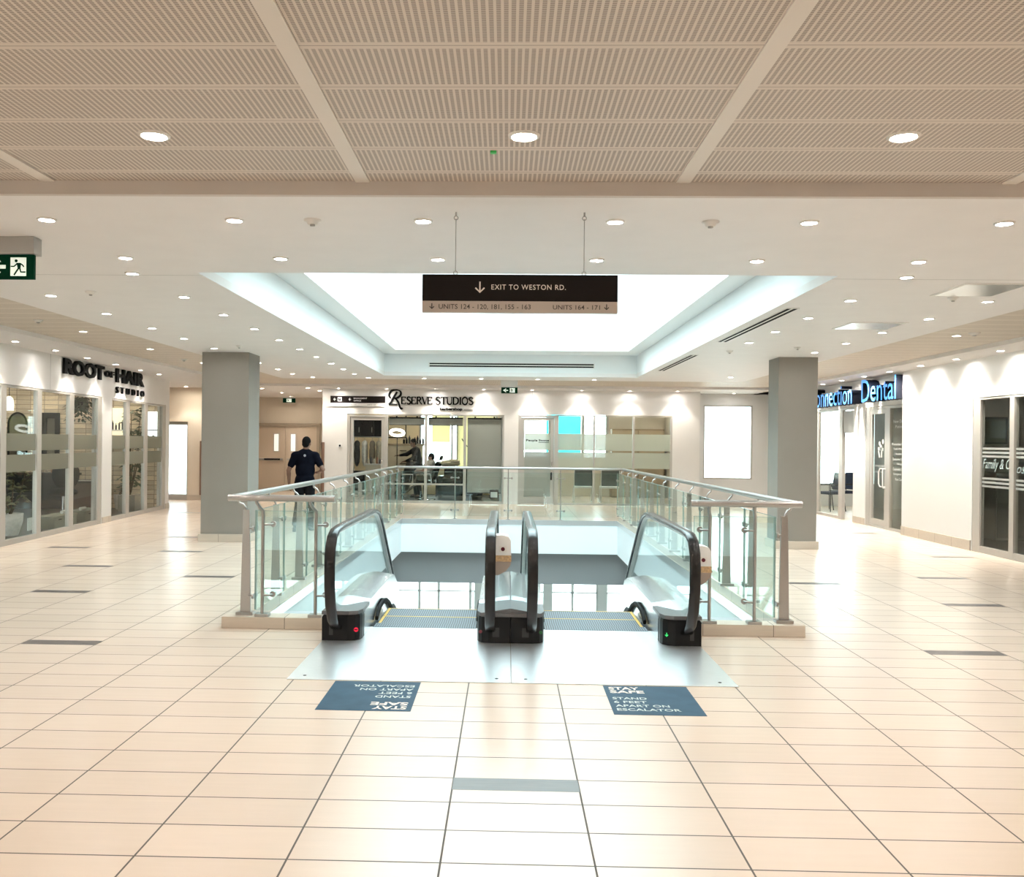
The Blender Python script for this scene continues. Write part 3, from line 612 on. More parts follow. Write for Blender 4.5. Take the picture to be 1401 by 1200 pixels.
        m = MB(); yy = sorted(set([round(p[0], 3) for p in pts] + [7.62, 9.3, 9.6, 10.0])); yy = [y for y in yy if y >= 7.09]
        def zt(y):
            u = top[2:]
            for (a, za), (b, zb_) in zip(u, u[1:]):
                if a <= y <= b: return za + (zb_ - za) * (y - a) / (b - a) - .012
            return u[0][1] if y < u[0][0] else u[-1][1]
        def zl(y):
            if y < 7.4: return .30 + (7.4 - y) * .55
            return zb(y)
        vs = []
        for y in yy:
            for xx in (X(ur) - .005, X(ur) + .005): vs += [(xx, y, zl(y)), (xx, y, zt(y))]
        fs = []
        for i in range(len(yy) - 1):
            a, b = i * 4, (i + 1) * 4; fs += [(a, a + 1, b + 1, b), (a + 2, b + 2, b + 3, a + 3), (a + 1, a + 3, b + 3, b + 1), (a, b, b + 2, a + 2)]
        fs += [(0, 2, 3, 1)]; m.add(vs, fs); m.build('glass_panel', T['esglass'], e)
        m = MB(); m.tube([(X(ur), y, z) for y, z in rp], 0, flat=(.082, .036, (1, 0, 0))); hr = m.build('handrail', T['rubber'], e)
        rg = []
        P = rp[3:]
        for i, (y, z) in enumerate(P):
            a, b = P[max(i - 1, 0)], P[min(i + 1, len(P) - 1)]; d = Vector((b[0] - a[0], b[1] - a[1])).normalized(); rg.append((X(ur), y + d.y * .028, z - d.x * .028))
        m = MB(); m.tube(rg, 0, flat=(.044, .02, (1, 0, 0))); m.build('rail_guide', T['steel'], e)
    # skirt brush along the outer skirt
    bp = [(8.22, .04), (8.32, .08), (8.46, .11), (8.65, .118), (8.85, .095), (9.05, .04), (9.4, -.12), (10.2, -.65), (11.5, -1.55)]
    for u in (1.205, .29):
        m = MB(); m.tube([(X(u), y, z) for y, z in bp], 0, flat=(.03, .045, (1, 0, 0))); m.build('skirt_brush', T['blackm'], e)
    return e
escalator(-1, 'left escalator with a red no-entry light on its black newel', T['red'], 'left')
escalator(1, 'right escalator with a green arrow light on its black newel', T['green'], 'right')
# rail sanitisers clipped to the outer side of two handrails
def sanitiser(x, z, lb):
    t = thing('handrail_dispenser', lb, 'dispenser', (x, 7.32, z - .18), 0, 'white dispensers clipped to the handrails')
    F0 = Fr((x, 7.42, z), (1, 0, 0)); out = [(0, .15), (.07, .155), (.115, .145), (.138, .11), (.142, .0)]; low = [(.142, -.045), (.13, -.09), (.10, -.13), (.03, -.165), (0, -.17)]
    m = MB(); m.poly(F0, [(0, -.005)] + [(.142, -.005)] + out[::-1][1:], .0, .17); m.build('body', T['signw'], t)
    m = MB(); m.poly(F0, [(0, -.055), (.142, -.055), (.142, -.006), (0, -.006)], .0, .168); m.build('label_band', mat('tan_label', (.52, .35, .19), .4, noise=.3, nscale=60), t)
    m = MB(); m.poly(F0, [(0, -.17), (.05, -.16), (.10, -.13), (.135, -.085), (.141, -.056), (0, -.056)], .005, .165); m.build('tray', mat('taupe_plastic', (.33, .27, .23), .35), t)
    m = MB(); m.poly(F0, [(.045, .02), (.105, .02), (.105, .07), (.045, .07)], .17, .172); m.disc(F0, .075, .045, .016, .172, .176, 14, 1); m.build('lens', [T['trimw'], mat('lens_dark', (.10, .01, .02), .2)], t)
sanitiser(-.099, .745, 'white rounded dispenser clipped to the middle handrail of the left escalator')
sanitiser(1.482, .68, 'white rounded dispenser clipped to the outer handrail of the right escalator')

# ------------------------------------------------------------------ glass balustrade
b = thing('glass_balustrade', 'glass balustrade with steel handrail running around the escalator opening', 'balustrade', (.05, 13.6, 0))
XL, XR, YF, YB = -2.36, 2.47, 7.80, 19.55
def rz(y): return 1.137 - .042 * (y - YF) / (YB - YF)
m = MB(); r = .029
P = [(-1.47, YF, 1.137), (XL - .03, YF, 1.137)]; m.tube(P, r, 12)
P = [(1.565, YF, 1.137), (XR + .03, YF, 1.137)]; m.tube(P, r, 12)
m.tube([(XL, YF, 1.137), (XL, YB, rz(YB))], r, 12); m.tube([(XR, YF, 1.137), (XR, YB, rz(YB))], r, 12); m.tube([(XL, YB, rz(YB)), (XR, YB, rz(YB))], r, 12)
m.ball((XL, YB, rz(YB)), r); m.ball((XR, YB, rz(YB)), r); m.build('handrail', T['steel'], b)
ys = [7.985 + i * 1.035 for i in range(12)]; ys[-1] = 19.37
def clamp(mb, x, y, z, dx, dy):
    mb.cyl((x, y, z), (x + dx, y + dy, z), .009, n=8); L = math.hypot(dx, dy); mb.cyl((x + dx - dx / L * .014, y + dy - dy / L * .014, z), (x + dx, y + dy, z), .026, n=14)
for side, xb, xg in ((-1, -2.285, -2.205), (1, 2.41, 2.335)):
    for i, y in enumerate(ys):
        m = MB(); z1 = 1.0 if i else 1.02
        w0, w1 = .045, .028
        vs = []
        for z, w in ((.125, w0), (z1, w1)):
            for yy in (y - .011, y + .011):
                vs += [(xb - w, yy, z), (xb + w, yy, z)]
        m.add(vs, [(0, 2, 3, 1), (4, 5, 7, 6), (0, 1, 5, 4), (2, 6, 7, 3), (0, 4, 6, 2), (1, 3, 7, 5)])
        p = m.build('post', T['steel'], b)
        m = MB(); m.box(xb - .075, xb + .075, y - .05, y + .05, .1005, .126, .003); m.build('base_plate', T['steel'], p)
        xr = XL if side < 0 else XR; zr = rz(y) - r
        m = MB(); m.tube([(xb, y, z1 - .03), (xb + side * .01, y, z1 + .02), (xb + (xr - xb) * .45, y, z1 + .05), (xr - side * .012, y, zr - .03), (xr, y, zr + .005)], .0105, 8); m.build('bracket', T['steel'], p)
        m = MB()
        for z in (.27, .86): 
            for d in (-.05, .05): 
                m.cyl((xb + (xg - xb) * .3, y, z), (xg, y + d, z), .008, n=8); m.cyl((xg + side * .012, y + d, z), (xg - side * .006, y + d, z), .024, n=12)
        m.build('clamp', T['steel'], p)
    for i in range(len(ys) - 1):
        m = MB(); m.box(xg - .006, xg + .006, ys[i] + .012, ys[i + 1] - .012, .14, 1.015)
        g = m.build('glass_panel', T['balglass'], b)
        m = MB(); m.box(xg - .0062, xg + .0062, ys[i] + .0115, ys[i] + .014, .14, 1.015).box(xg - .0062, xg + .0062, ys[i + 1] - .014, ys[i + 1] - .0115, .14, 1.015).box(xg - .0062, xg + .0062, ys[i] + .012, ys[i + 1] - .012, 1.012, 1.0155); m.build('polished_edge', T['edge'], g)
# front returns: slim bent posts
for xs, xa, xb_, dx in (((-2.117, -1.652), -2.19, -1.54, .075), ((1.752, 2.136), 1.63, 2.32, -.075)):
    for x in xs:
        m = MB(); m.tube([(x, 7.905, .12), (x, 7.905, .98), (x, 7.90, 1.02), (x - .02, 7.85, 1.06), (x - .03, 7.81, 1.095), (x - .03, YF, 1.115)], .0145, 10); p = m.build('post', T['steel'], b)
        m = MB(); m.box(x - .06, x + .06, 7.87, 7.965, .1005, .125, .003); m.build('base_plate', T['steel'], p)
        m = MB()
        for z in (.285, .90): m.tube([(x, 7.905, z), (x + dx * .6, 7.91, z), (x + dx, 7.93, z), (x + dx, 7.972, z)], .0095, 8); m.cyl((x + dx, 7.955, z), (x + dx, 7.974, z), .026, n=16)
        m.build('clamp', T['steel'], p)
    m = MB(); m.box(xa, xb_, 7.974, 7.986, .14, 1.015); g = m.build('glass_panel', T['balglass'], b)
    m = MB(); m.box(xa - .0003, xa + .002, 7.9735, 7.9865, .14, 1.015).box(xb_ - .002, xb_ + .0003, 7.9735, 7.9865, .14, 1.015).box(xa, xb_, 7.9735, 7.9865, 1.013, 1.0155); m.build('polished_edge', T['edge'], g)
# rear run
xs = [-2.205, -1.105, .035, 1.153, 2.335]
for x in xs[1:-1]:
    m = MB(); m.cyl((x, 19.56, 0), (x, 19.56, rz(YB) - .01), .011, n=10); p = m.build('post', T['steel'], b)
    m = MB(); m.box(x - .04, x + .04, 19.52, 19.60, .0005, .012); m.build('base_plate', T['steel'], p)
    m = MB()
    for z in (.19, .88): m.cyl((x - .085, 19.545, z), (x + .085, 19.545, z), .007, n=8); [m.cyl((x + d, 19.50, z), (x + d, 19.555, z), .022, n=12) for d in (-.075, .075)]
    m.build('clamp', T['steel'], p)
for i in range(4):
    m = MB(); m.box(xs[i] + .01, xs[i + 1] - .01, 19.515, 19.527, .06, 1.0); g = m.build('glass_panel', T['balglass'], b)
    m = MB(); m.box(xs[i] + .0095, xs[i] + .013, 19.5145, 19.5275, .06, 1.0).box(xs[i] + .01, xs[i + 1] - .01, 19.5145, 19.5275, .998, 1.001); m.build('polished_edge', T['edge'], g)

# ------------------------------------------------------------------ floor decals
def decal(x0, x1, y0, y1, lb, rot):
    t = thing('floor_sticker', lb, 'floor sticker', ((x0 + x1) / 2, (y0 + y1) / 2, 0), 0, 'blue floor stickers before the escalators')
    m = MB(); m.box(x0, x1, y0, y1, .0007, .0016); m.build('sheet', T['decal'], t)
    if not rot: F0 = Fr((x0, y0, .0016), (1, 0, 0), (0, 1, 0))
    else: F0 = Fr((x1, y1, .0016), (-1, 0, 0), (0, -1, 0))
    W, H = x1 - x0, y1 - y0
    m = MB()
    for s, zz, h, w in (('STAY', .845, .10, .36), ('SAFE', .72, .10, .40)): add_text(m, F0, s, .055 * W, zz * H, w * W, h * H, 0, .0006, .025)
    m.build('heading', T['decalt2'], t); m = MB()
    for s, zz, w in (('STAND', .50, .39), ('6 FEET', .375, .37), ('APART ON', .25, .60), ('ESCALATOR', .125, .70)): add_text(m, F0, s, .055 * W, zz * H, w * W, .075 * H, 0, .0006, .012)
    m.build('lettering', T['decalt'], t)
decal(-1.150, -.567, 5.515, 6.19, 'blue floor sticker left of centre, its lettering upside down to the viewer', True)
decal(.663, 1.222, 5.53, 6.19, 'blue floor sticker right of centre, its lettering reading upright', False)

# ------------------------------------------------------------------ hanging direction sign
t = thing('hanging_sign', 'dark hanging sign with arrows, on two wires under the white ceiling', 'sign', (.067, 5.57, 2.425))
m = MB(); m.box(-.527, .662, 5.56, 5.60, 2.495, 2.657, .001); m.build('upper_panel', T['signk'], t)
m = MB(); m.box(-.527, .662, 5.56, 5.60, 2.425, 2.4945, .001); m.build('lower_panel', T['signg'], t)
F0 = Fr((0, 5.56, 0), (1, 0, 0)); m = MB()
def arrow_d(m, s, z, h, w): m.stroke(F0, [(s, z + h), (s, z)], w, 0, .002); m.stroke(F0, [(s - h * .42, z + h * .42), (s, z), (s + h * .42, z + h * .42)], w, 0, .002)
arrow_d(m, -.175, 2.548, .065, .0085); add_text(m, F0, 'EXIT TO WESTON RD.', -.105, 2.565, .452, .031, 0, .002, .004, spacing=1.12); m.build('upper_lettering', T['signt'], t)
m = MB(); arrow_d(m, -.467, 2.447, .032, .006); add_text(m, F0, 'UNITS 124 - 120, 181, 155 - 163', -.425, 2.441, .56, .034, 0, .002, .004); add_text(m, F0, 'UNITS 164 - 171', .270, 2.446, .285, .027, 0, .002, .004); arrow_d(m, .595, 2.447, .032, .006); m.build('lower_lettering', T['signd'], t)
for x in (-.326, .457):
    m = MB(); m.cyl((x, 5.58, 2.675), (x, 5.58, 3.0), .003, n=6)
    for z in (2.668, 3.005): m.tube([(x + .012 * math.cos(a * PI / 6), 5.58, z + .012 * math.sin(a * PI / 6)) for a in range(12)], .003, 6, closed=True)
    m.cyl((x, 5.58, 3.016), (x, 5.58, Z0), .006, n=8); m.build('wire', T['grey'], t)

# ------------------------------------------------------------------ exit signs
def running_man(m, fr, s0, z0, h, d0, d1):
    k = h / 1.0; S = lambda pts: [(s0 + x * k, z0 + z * k) for x, z in pts]
    m.disc(fr, s0 + .34 * k, z0 + .86 * k, .095 * k, d0, d1, 12)
    m.stroke(fr, S([(.36, .70), (.60, .70)]), .08 * k, d0, d1); m.stroke(fr, S([(.50, .72), (.52, .40)]), [.26 * k, .17 * k], d0, d1)
    m.stroke(fr, S([(.40, .70), (.22, .53), (.02, .53)]), .075 * k, d0, d1); m.stroke(fr, S([(.58, .70), (.72, .62), (.80, .50)]), .075 * k, d0, d1)
    m.stroke(fr, S([(.50, .44), (.36, .24), (.22, .02)]), .095 * k, d0, d1); m.stroke(fr, S([(.56, .44), (.62, .20), (.90, .20)]), .09 * k, d0, d1)
def exit_sign(x0, x1, y, z0, z1, zt, lb, dp=.10, housing_over=.02, arrow=True):
    t = thing('exit_sign', lb, 'exit sign', ((x0 + x1) / 2, y, z0), 0, 'green running man exit signs')
    m = MB(); m.box(x0 - .01, x1 + .003, y - .01, y + dp, z1 + .004, zt, .004); m.build('housing', T['grey'] if dp > .05 else T['signw'], t)
    m = MB(); m.box(x0, x1, y, y + .025, z0, z1, .001); m.build('panel', T['exitg'], t)
    W, H = x1 - x0, z1 - z0; F0 = Fr((x0, y, z0), (1, 0, 0)); m = MB(); a, c = (.52, .84) if arrow else (.30, .70)
    w = (c - a) * W; m.poly(F0, [(a * W, .13 * H), (c * W, .13 * H), (c * W, .88 * H), (a * W, .88 * H)], 0, .0015); m.build('door_field', T['exitw'], t)
    m = MB(); running_man(m, F0, a * W, .15 * H, .72 * H * .96 if w > .6 * H else w, .0015, .0025); m.build('running_figure', T['exitg'], t)
    if arrow:
        m = MB(); m.stroke(F0, [(.42 * W, .5 * H), (.16 * W, .5 * H)], .15 * H, 0, .0015); m.stroke(F0, [(.30 * W, .77 * H), (.13 * W, .5 * H), (.30 * W, .23 * H)], .14 * H, .0001, .0016); m.build('arrow', T['exitw'], t)
exit_sign(-3.665, -3.318, 6.3, 2.742, 2.914, Z0, 'green exit sign hanging in front at the left frame edge, arrow pointing left')
exit_sign(-.145, .228, 20.9, 2.768, 2.905, 3.10, 'green exit sign hanging before the rear shops, right of the barbershop lettering', .04)
exit_sign(-7.22, -6.82, 29.2, 2.855, 3.0, Z0, 'dim green exit sign above the beige double doors in the corridor', .04, arrow=False)
# ------------------------------------------------------------------ storefront glazing
def glazing(name, label, fr, posts, z0, z1, sill=.09, head=.05, dep=.07, panes=True, bands=(), band_mat=None, thick=.012, off=-.04, frame_mat='alu', skip=()):
    s0, s1 = posts[0][0], posts[-1][1]
    t = thing(name, label, None, tuple(fr.p((s0 + s1) / 2, off, 0)), 0, kind='structure'); m = MB()
    for a, b_ in posts: m.fbox(fr, a, b_, off - dep / 2, off + dep / 2, z0, z1)
    for (a0, a), (b_, b1) in zip(posts, posts[1:]):
        m.fbox(fr, a, b_, off - dep / 2 + .002, off + dep / 2 - .002, z1 - head, z1)
        if (a, b_) not in skip: m.fbox(fr, a, b_, off - dep / 2 + .002, off + dep / 2 - .002, z0, z0 + sill)
    m.build('frame', T[frame_mat], t)
    for i, ((a0, a), (b_, b1)) in enumerate(zip(posts, posts[1:])):
        if (a, b_) in skip: continue
        q = MB(); q.fbox(fr, a, b_, off - thick / 2, off + thick / 2, z0 + sill, z1 - head); p = q.build('pane', T['pane'], t)
        for (zb0, zb1) in bands:
            q = MB(); q.fbox(fr, a + .004, b_ - .004, off + thick / 2 + .0005, off + thick / 2 + .0015, zb0, zb1); q.build('frosted_band', band_mat or T['frost'], p)
    return t
BND = ((1.105, 1.372), (1.432, 1.70))
glazing('window_1', 'first row of tall windows of the hair studio', FL, [(-3.2, -3.05), (-1.6, -1.44), (-.012, .155), (1.20, 1.355), (2.47, 2.65), (3.77, 3.95)], 0, 2.43, .085, .03, bands=BND, band_mat=T['frostl'])
glazing('window_2', 'second row of tall windows of the hair studio', FL, [(4.46, 4.5), (5.30, 5.50), (6.45, 6.65), (7.70, 7.92)], 0, 2.43, .085, .03, bands=BND, band_mat=T['frostl'])
glazing('window_3', 'right dark shop window with white stripes and script', FRW, [(-14.67, -14.45), (-13.62, -13.50), (-12.4, -12.28), (-11.1, -10.98), (-9.7, -9.5)], 0, 2.41, .105, .03)
glazing('window_4', 'glazed front of the dental clinic with an open leaf', FD, [(-23.4, -23.3), (-22.32, -22.22), (-20.86, -20.64), (-19.99, -19.97)], 0, 2.48, .06, .04, skip=((-20.64, -19.99),))
dd = glazing('door_1', 'grey glass door and side light of the dental clinic', FD, [(-19.29, -19.10), (-18.26, -18.11), (-17.34, -17.30)], 0, 2.44, .05, .05)
glazing('window_5', 'barbershop window panes', FB, [(-3.26, -3.19), (-2.205, -2.13), (-1.165, -1.09), (-.125, -.08)], .0, 2.365, .07, .03)
glazing('window_6', 'rear office window panes with frosted bands', FB, [(1.27, 1.37), (2.29, 2.34), (3.33, 3.385), (4.33, 4.38)], 0, 2.39, .045, .03, bands=((.985, 1.40), (1.455, 1.895)))
glazing('window_7', 'bright framed window right of the rear shops', FE, [(5.40, 5.44), (6.70, 6.74)], .70, 2.73, .04, .04)
glazing('window_8', 'outside window of the dental waiting room', FE, [(7.9, 7.98), (9.55, 9.63), (11.22, 11.3)], .55, 2.75, .06, .06)
# white stripes and script on the right window
m = MB()
for a, b_ in ((-14.44, -13.63), (-13.49, -12.41)):
    for z in (1.625, 1.565, 1.505, 1.165, 1.105, 1.045): m.fbox(FRW, a, b_, -.0335, -.033, z - .018, z + .014)
w3 = [o for o in bpy.data.objects if o.name == 'window_3'][0]; m.build('white_stripe', T['frostw'], w3)
m = MB(); F0 = Fr(FRW.p(0, -.0332, 0), FRW.a)
add_text(m, F0, 'Family & C', -14.42, 1.27, .79, .20, 0, .001, 0, .35); add_text(m, F0, 'osmetic', -13.47, 1.27, .75, .13, 0, .001, 0, .35)
m.build('script_lettering', mat('pale_blue_vinyl', (.42, .52, .54), .6), w3)
# dental door: leaf, handle, vinyl
m = MB(); fr = FD; m.fbox(fr, -19.095, -18.99, -.055, -.01, .055, 2.385).fbox(fr, -18.36, -18.265, -.055, -.01, .055, 2.385).fbox(fr, -18.99, -18.36, -.055, -.01, .055, .17).fbox(fr, -18.99, -18.36, -.055, -.01, 2.30, 2.385)
lf = m.build('door_leaf', T['alu'], dd)
m = MB(); m.tube([fr.p(-18.31, -.01, .82), fr.p(-18.31, .035, .82), fr.p(-18.31, .045, .84), fr.p(-18.31, .045, 1.18), fr.p(-18.31, .035, 1.20), fr.p(-18.31, -.01, 1.20)], .013, 8); m.tube([fr.p(-18.31, .045, .84), fr.p(-18.55, .045, .84)], .011, 6) if False else None
m.tube([fr.p(-18.30, .0, .84), fr.p(-18.43, .05, .84), fr.p(-18.47, .06, .90), fr.p(-18.47, .06, 1.14), fr.p(-18.43, .05, 1.20), fr.p(-18.30, 0, 1.20)], .013, 8); m.build('handle', T['signw'], lf)
F0 = Fr(FD.p(0, -.0338, 0), FD.a); vin = mat('white_vinyl', (.70, .74, .72), .6)
m = MB()
for (s, z, r) in ((-18.66, 1.70, .045), (-18.50, 1.74, .05), (-18.60, 1.62, .06)): m.disc(F0, s, z, r, 0, .001, 16)
m.stroke(F0, [(-18.72, 1.56), (-18.66, 1.42)], .07, 0, .001); m.stroke(F0, [(-18.56, 1.56), (-18.57, 1.42)], .06, 0, .001); m.stroke(F0, [(-18.75, 1.60), (-18.48, 1.58)], .06, 0, .001)
m.build('tooth_emblem', vin, dd)
m = MB(); add_text(m, F0, 'CONNECTION', -18.96, 1.235, .58, .035, 0, .001, 0, 0); add_text(m, F0, 'DENTAL', -18.92, 1.11, .48, .035, 0, .001)
for i, (s, w) in enumerate((('Preventive Care', .62), ('Tooth Whitening', .56), ('Implants', .34), ('Dentures Crowns', .62), ('Fillings', .24), ('Cosmetic Dental', .60), ('Emergency Care', .54), ('Root Canals', .36))):
    add_text(m, F0, s, -17.78 - w / 2 + (.06 if i else .02), 1.665 - .097 * i, w, .05, 0, .001, .012)
add_text(m, F0, 'New Dental', -18.02, 2.10, .62, .06, 0, .001, .006); add_text(m, F0, 'Patients', -17.92, 2.0, .46, .055, 0, .001, .006); m.build('vinyl_lettering', vin, dd)
# grey panel above the open leaf
m = MB(); m.fbox(FD, -20.63, -19.995, -.06, -.02, 1.93, 2.42); w4 = bpy.data.objects['window_4']; m.build('transom_panel', T['grey'], w4)

# barbershop door (left bay) and office door
def glass_door(name, label, s0, s1, z1, leaf, band=None):
    t = thing(name, label, None, tuple(FB.p((s0 + s1) / 2, 0, 0)), 0, kind='structure'); m = MB(); w = .075
    m.fbox(FB, s0, s0 + w, -.09, -.01, 0, z1).fbox(FB, s1 - .02, s1, -.09, -.01, 0, z1).fbox(FB, s0 + w, s1 - .02, -.09, -.01, z1 - .055, z1); m.build('frame', T['alu'], t)
    a, b_, c, d = leaf; m = MB(); m.fbox(FB, a, a + .085, -.075, -.03, .02, z1 - .06).fbox(FB, b_ - .085, b_, -.075, -.03, .02, z1 - .06).fbox(FB, a + .085, b_ - .085, -.075, -.03, .02, .20).fbox(FB, a + .085, b_ - .085, -.075, -.03, z1 - .14, z1 - .06); lf = m.build('door_leaf', T['alu'], t)
    m = MB(); m.fbox(FB, a + .085, b_ - .085, -.058, -.046, .20, z1 - .14); p = m.build('pane', T['pane'], lf)
    for zb in band or (): m = MB(); m.fbox(FB, a + .09, b_ - .09, -.045, -.044, zb[0], zb[1]); m.build('frosted_band', T[zb[2]], lf)
    m = MB(); m.tube([FB.p(b_ - .045, -.03, .80), FB.p(b_ - .06, .03, .82), FB.p(b_ - .06, .03, 1.12), FB.p(b_ - .045, -.03, 1.14)], .012, 8); m.build('handle', T['chrome'], lf)
    return t
glass_door('door_2', 'aluminium framed glass door of the barbershop', -4.28, -3.255, 2.345, (-4.20, -3.28, 0, 0))
d3 = glass_door('door_3', 'glass door of the rear office with frosted bands', .30, 1.275, 2.38, (.375, 1.25, 0, 0), ((1.455, 1.895, 'frost'), (.985, 1.40, 'frostg'), (.21, .975, 'frostg')))
m = MB(); F0 = Fr(FB.p(0, -.0435, 0), FB.a); add_text(m, F0, 'People', .51, 1.665, .30, .075, 0, .001, .03); add_text(m, F0, 'Stone', .84, 1.685, .28, .055, 0, .001, .03); m.poly(F0, [(.84, 1.648), (1.12, 1.648), (1.12, 1.66), (.84, 1.66)], 0, .001)
m.build('lettering', T['letter'], d3)
m = MB(); m.box(1.16, 1.20, 24.30, 24.33, .66, .86, .006); m.build('door_lock', T['black'], d3)
# horizontal bar across the middle barbershop panes
m = MB(); m.fbox(FB, -3.19, -2.205, -.07, -.01, .485, .53).fbox(FB, -2.13, -1.165, -.07, -.01, .485, .53); m.build('rail', T['alu'], bpy.data.objects['window_5'])
# roller blinds
def blind(s0, s1, z0, lb, full=True):
    t = thing('roller_blind', lb, 'roller blind', tuple(FB.p((s0 + s1) / 2, -.14, z0)), 0, 'grey roller blinds of the barbershop')
    m = MB(); m.cyl(FB.p(s0, -.14, 2.27), FB.p(s1, -.14, 2.27), .03, n=12); [m.fbox(FB, s - .02, s + .02, -.16, -.12, 2.24, 2.33) for s in (s0 + .2, s1 - .2)]; m.build('roller', T['black'], t)
    m = MB(); m.fbox(FB, s0, s1, -.115, -.108, z0 + .015, 2.26); m.build('fabric', mat('blind_fabric', (.40, .40, .385), .7), t)
    m = MB(); m.fbox(FB, s0, s1, -.12, -.103, z0, z0 + .02); m.build('bottom_bar', T['greyd'], t)
blind(-1.06, -.15, .275, 'grey roller blind pulled nearly to the floor in the right barbershop pane')
blind(-3.17, -2.22, 2.08, 'rolled up grey blind over the pane beside the barbershop door')
blind(-2.11, -1.185, 2.08, 'rolled up grey blind over the middle right barbershop pane')
m = MB(); m.fbox(FB, -.45, -.22, -.033, -.031, .155, .38); st = thing('window_notice', 'small pale notice stuck low in the blinded barbershop pane', 'notice', tuple(FB.p(-.335, -.03, .155))); m.build('sheet', T['greyd'], st)
m = MB(); m.fbox(FB, -.425, -.245, -.031, -.0295, .175, .32); m.build('paper', mat('pale_paper', (.55, .62, .60), .7), st)
# corridor glass
cw = thing('door_4', 'frosted bright glass door beside the beige pier', None, (-8.97, 24.5, 0), kind='structure')
m = MB(); m.box(-9.32, -9.28, 24.5, 24.56, 0, 2.12).box(-8.66, -8.62, 24.5, 24.56, 0, 2.12).box(-9.28, -8.66, 24.5, 24.56, 2.03, 2.12).box(-9.28, -8.66, 24.5, 24.56, 0, .15); m.build('frame', T['grey'], cw)
m = MB(); m.box(-9.28, -8.66, 24.52, 24.532, .15, 2.03); m.build('pane', T['frostd'], cw)
cw = thing('window_9', 'frosted corridor window seen just left of the column', None, (-8.28, 25.6, 0), kind='structure')
m = MB(); m.box(-8.3, -8.24, 24.75, 24.8, 0, 2.12).box(-8.3, -8.24, 26.35, 26.4, 0, 2.12).box(-8.3, -8.24, 24.8, 26.35, 2.03, 2.12).box(-8.3, -8.24, 24.8, 26.35, 0, .14); m.build('frame', T['grey'], cw)
m = MB(); m.box(-8.276, -8.264, 24.8, 26.35, .14, 2.03); m.build('pane', T['frostd'], cw)
# beige double doors
bd = thing('door_5', 'beige steel double doors with narrow vision panels at the corridor end', None, (-7.16, 29.55, 0), kind='structure'); bm_ = mat('beige_steel', (.50, .41, .32), .45)
m = MB(); m.box(-8.34, -8.24, 29.5, 29.6, 0, 2.2).box(-6.18, -6.08, 29.5, 29.6, 0, 2.2).box(-8.24, -6.18, 29.5, 29.6, 2.10, 2.2); m.build('frame', mat('beige_frame', (.36, .30, .235), .5), bd)
for x0, x1, vx in ((-8.235, -7.215, -7.50), (-7.205, -6.185, -6.95)):
    m = MB(); m.box(x0, x1, 29.54, 29.585, .01, 2.095, .003); lf = m.build('door_leaf', bm_, bd)
    m = MB(); m.box(vx - .095, vx + .095, 29.52, 29.538, 1.27, 1.87); m.build('vision_frame', T['grey'], lf)
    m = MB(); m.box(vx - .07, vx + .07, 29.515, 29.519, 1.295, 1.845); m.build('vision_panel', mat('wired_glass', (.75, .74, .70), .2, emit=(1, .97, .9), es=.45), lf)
    m = MB(); m.box(x0 + .06, x1 - .06, 29.49, 29.535, .99, 1.06, .006); m.build('panic_bar', T['steel'], lf); m = MB(); m.box(x0 + .35, x1 - .15, 29.475, 29.489, 1.0, 1.05, .004); m.build('push_pad', T['dark'], lf)

# ------------------------------------------------------------------ shop lettering
t = thing('shop_sign', 'black raised lettering of the hair studio on the left wall', 'shop sign', tuple(FL.p(4.1, .0, 2.54)))
for s, s0, z0, w, h, bo in (('ROOT', 2.10, 2.745, 1.83, .275, .035), ('OF', 3.985, 2.83, .46, .125, .03), ('HAIR', 4.585, 2.762, 1.645, .285, .035), ('STUDIO', 4.595, 2.545, 1.645, .13, .0)):
    letter_parts(FL, s, s0, z0, w, h, .012, .055, [T['letter']], t, bo, 2.1 if s == 'STUDIO' else 1.)
t = thing('shop_sign', 'black serif lettering of the barbershop with a flourished first letter', 'shop sign', tuple(FB.p(-2.0, 0, 2.46)))
# serif capitals drawn as pen strokes on a unit cell
SER = dict(E=[[(.1, 0), (.1, 1)], [(.1, .97), (.62, .97)], [(.1, .03), (.66, .03)], [(.1, .52), (.5, .52)], [(.62, 1), (.62, .78)], [(.66, .0), (.66, .24)]],
 S=[[(.56, .78), (.52, .92), (.34, 1), (.14, .92), (.1, .74), (.2, .6), (.45, .44), (.58, .3), (.54, .1), (.36, 0), (.16, .04), (.06, .2)]],
 R=[[(.1, 0), (.1, 1)], [(.1, .97), (.4, .97), (.56, .86), (.56, .64), (.4, .52), (.1, .52)], [(.34, .52), (.72, 0)]],
 V=[[(.02, 1), (.38, 0)], [(.38, 0), (.72, 1)]], T=[[(.36, 0), (.36, 1)], [(.02, .97), (.70, .97)], [(.03, 1), (.03, .8)], [(.69, 1), (.69, .8)]],
 U=[[(.1, 1), (.1, .28), (.2, .06), (.38, 0), (.56, .06), (.64, .28)], [(.64, .28), (.64, 1)]], D=[[(.1, 0), (.1, 1)], [(.1, .97), (.42, .96), (.68, .78), (.72, .5), (.66, .22), (.42, .04), (.1, .03)]],
 I=[[(.16, 0), (.16, 1)]], O=[[(.4 + .34 * math.cos(a * PI / 10), .5 + .5 * math.sin(a * PI / 10)) for a in range(21)]])
WID = dict(E=.78, S=.68, R=.80, V=.76, T=.74, U=.78, D=.82, I=.34, O=.84)
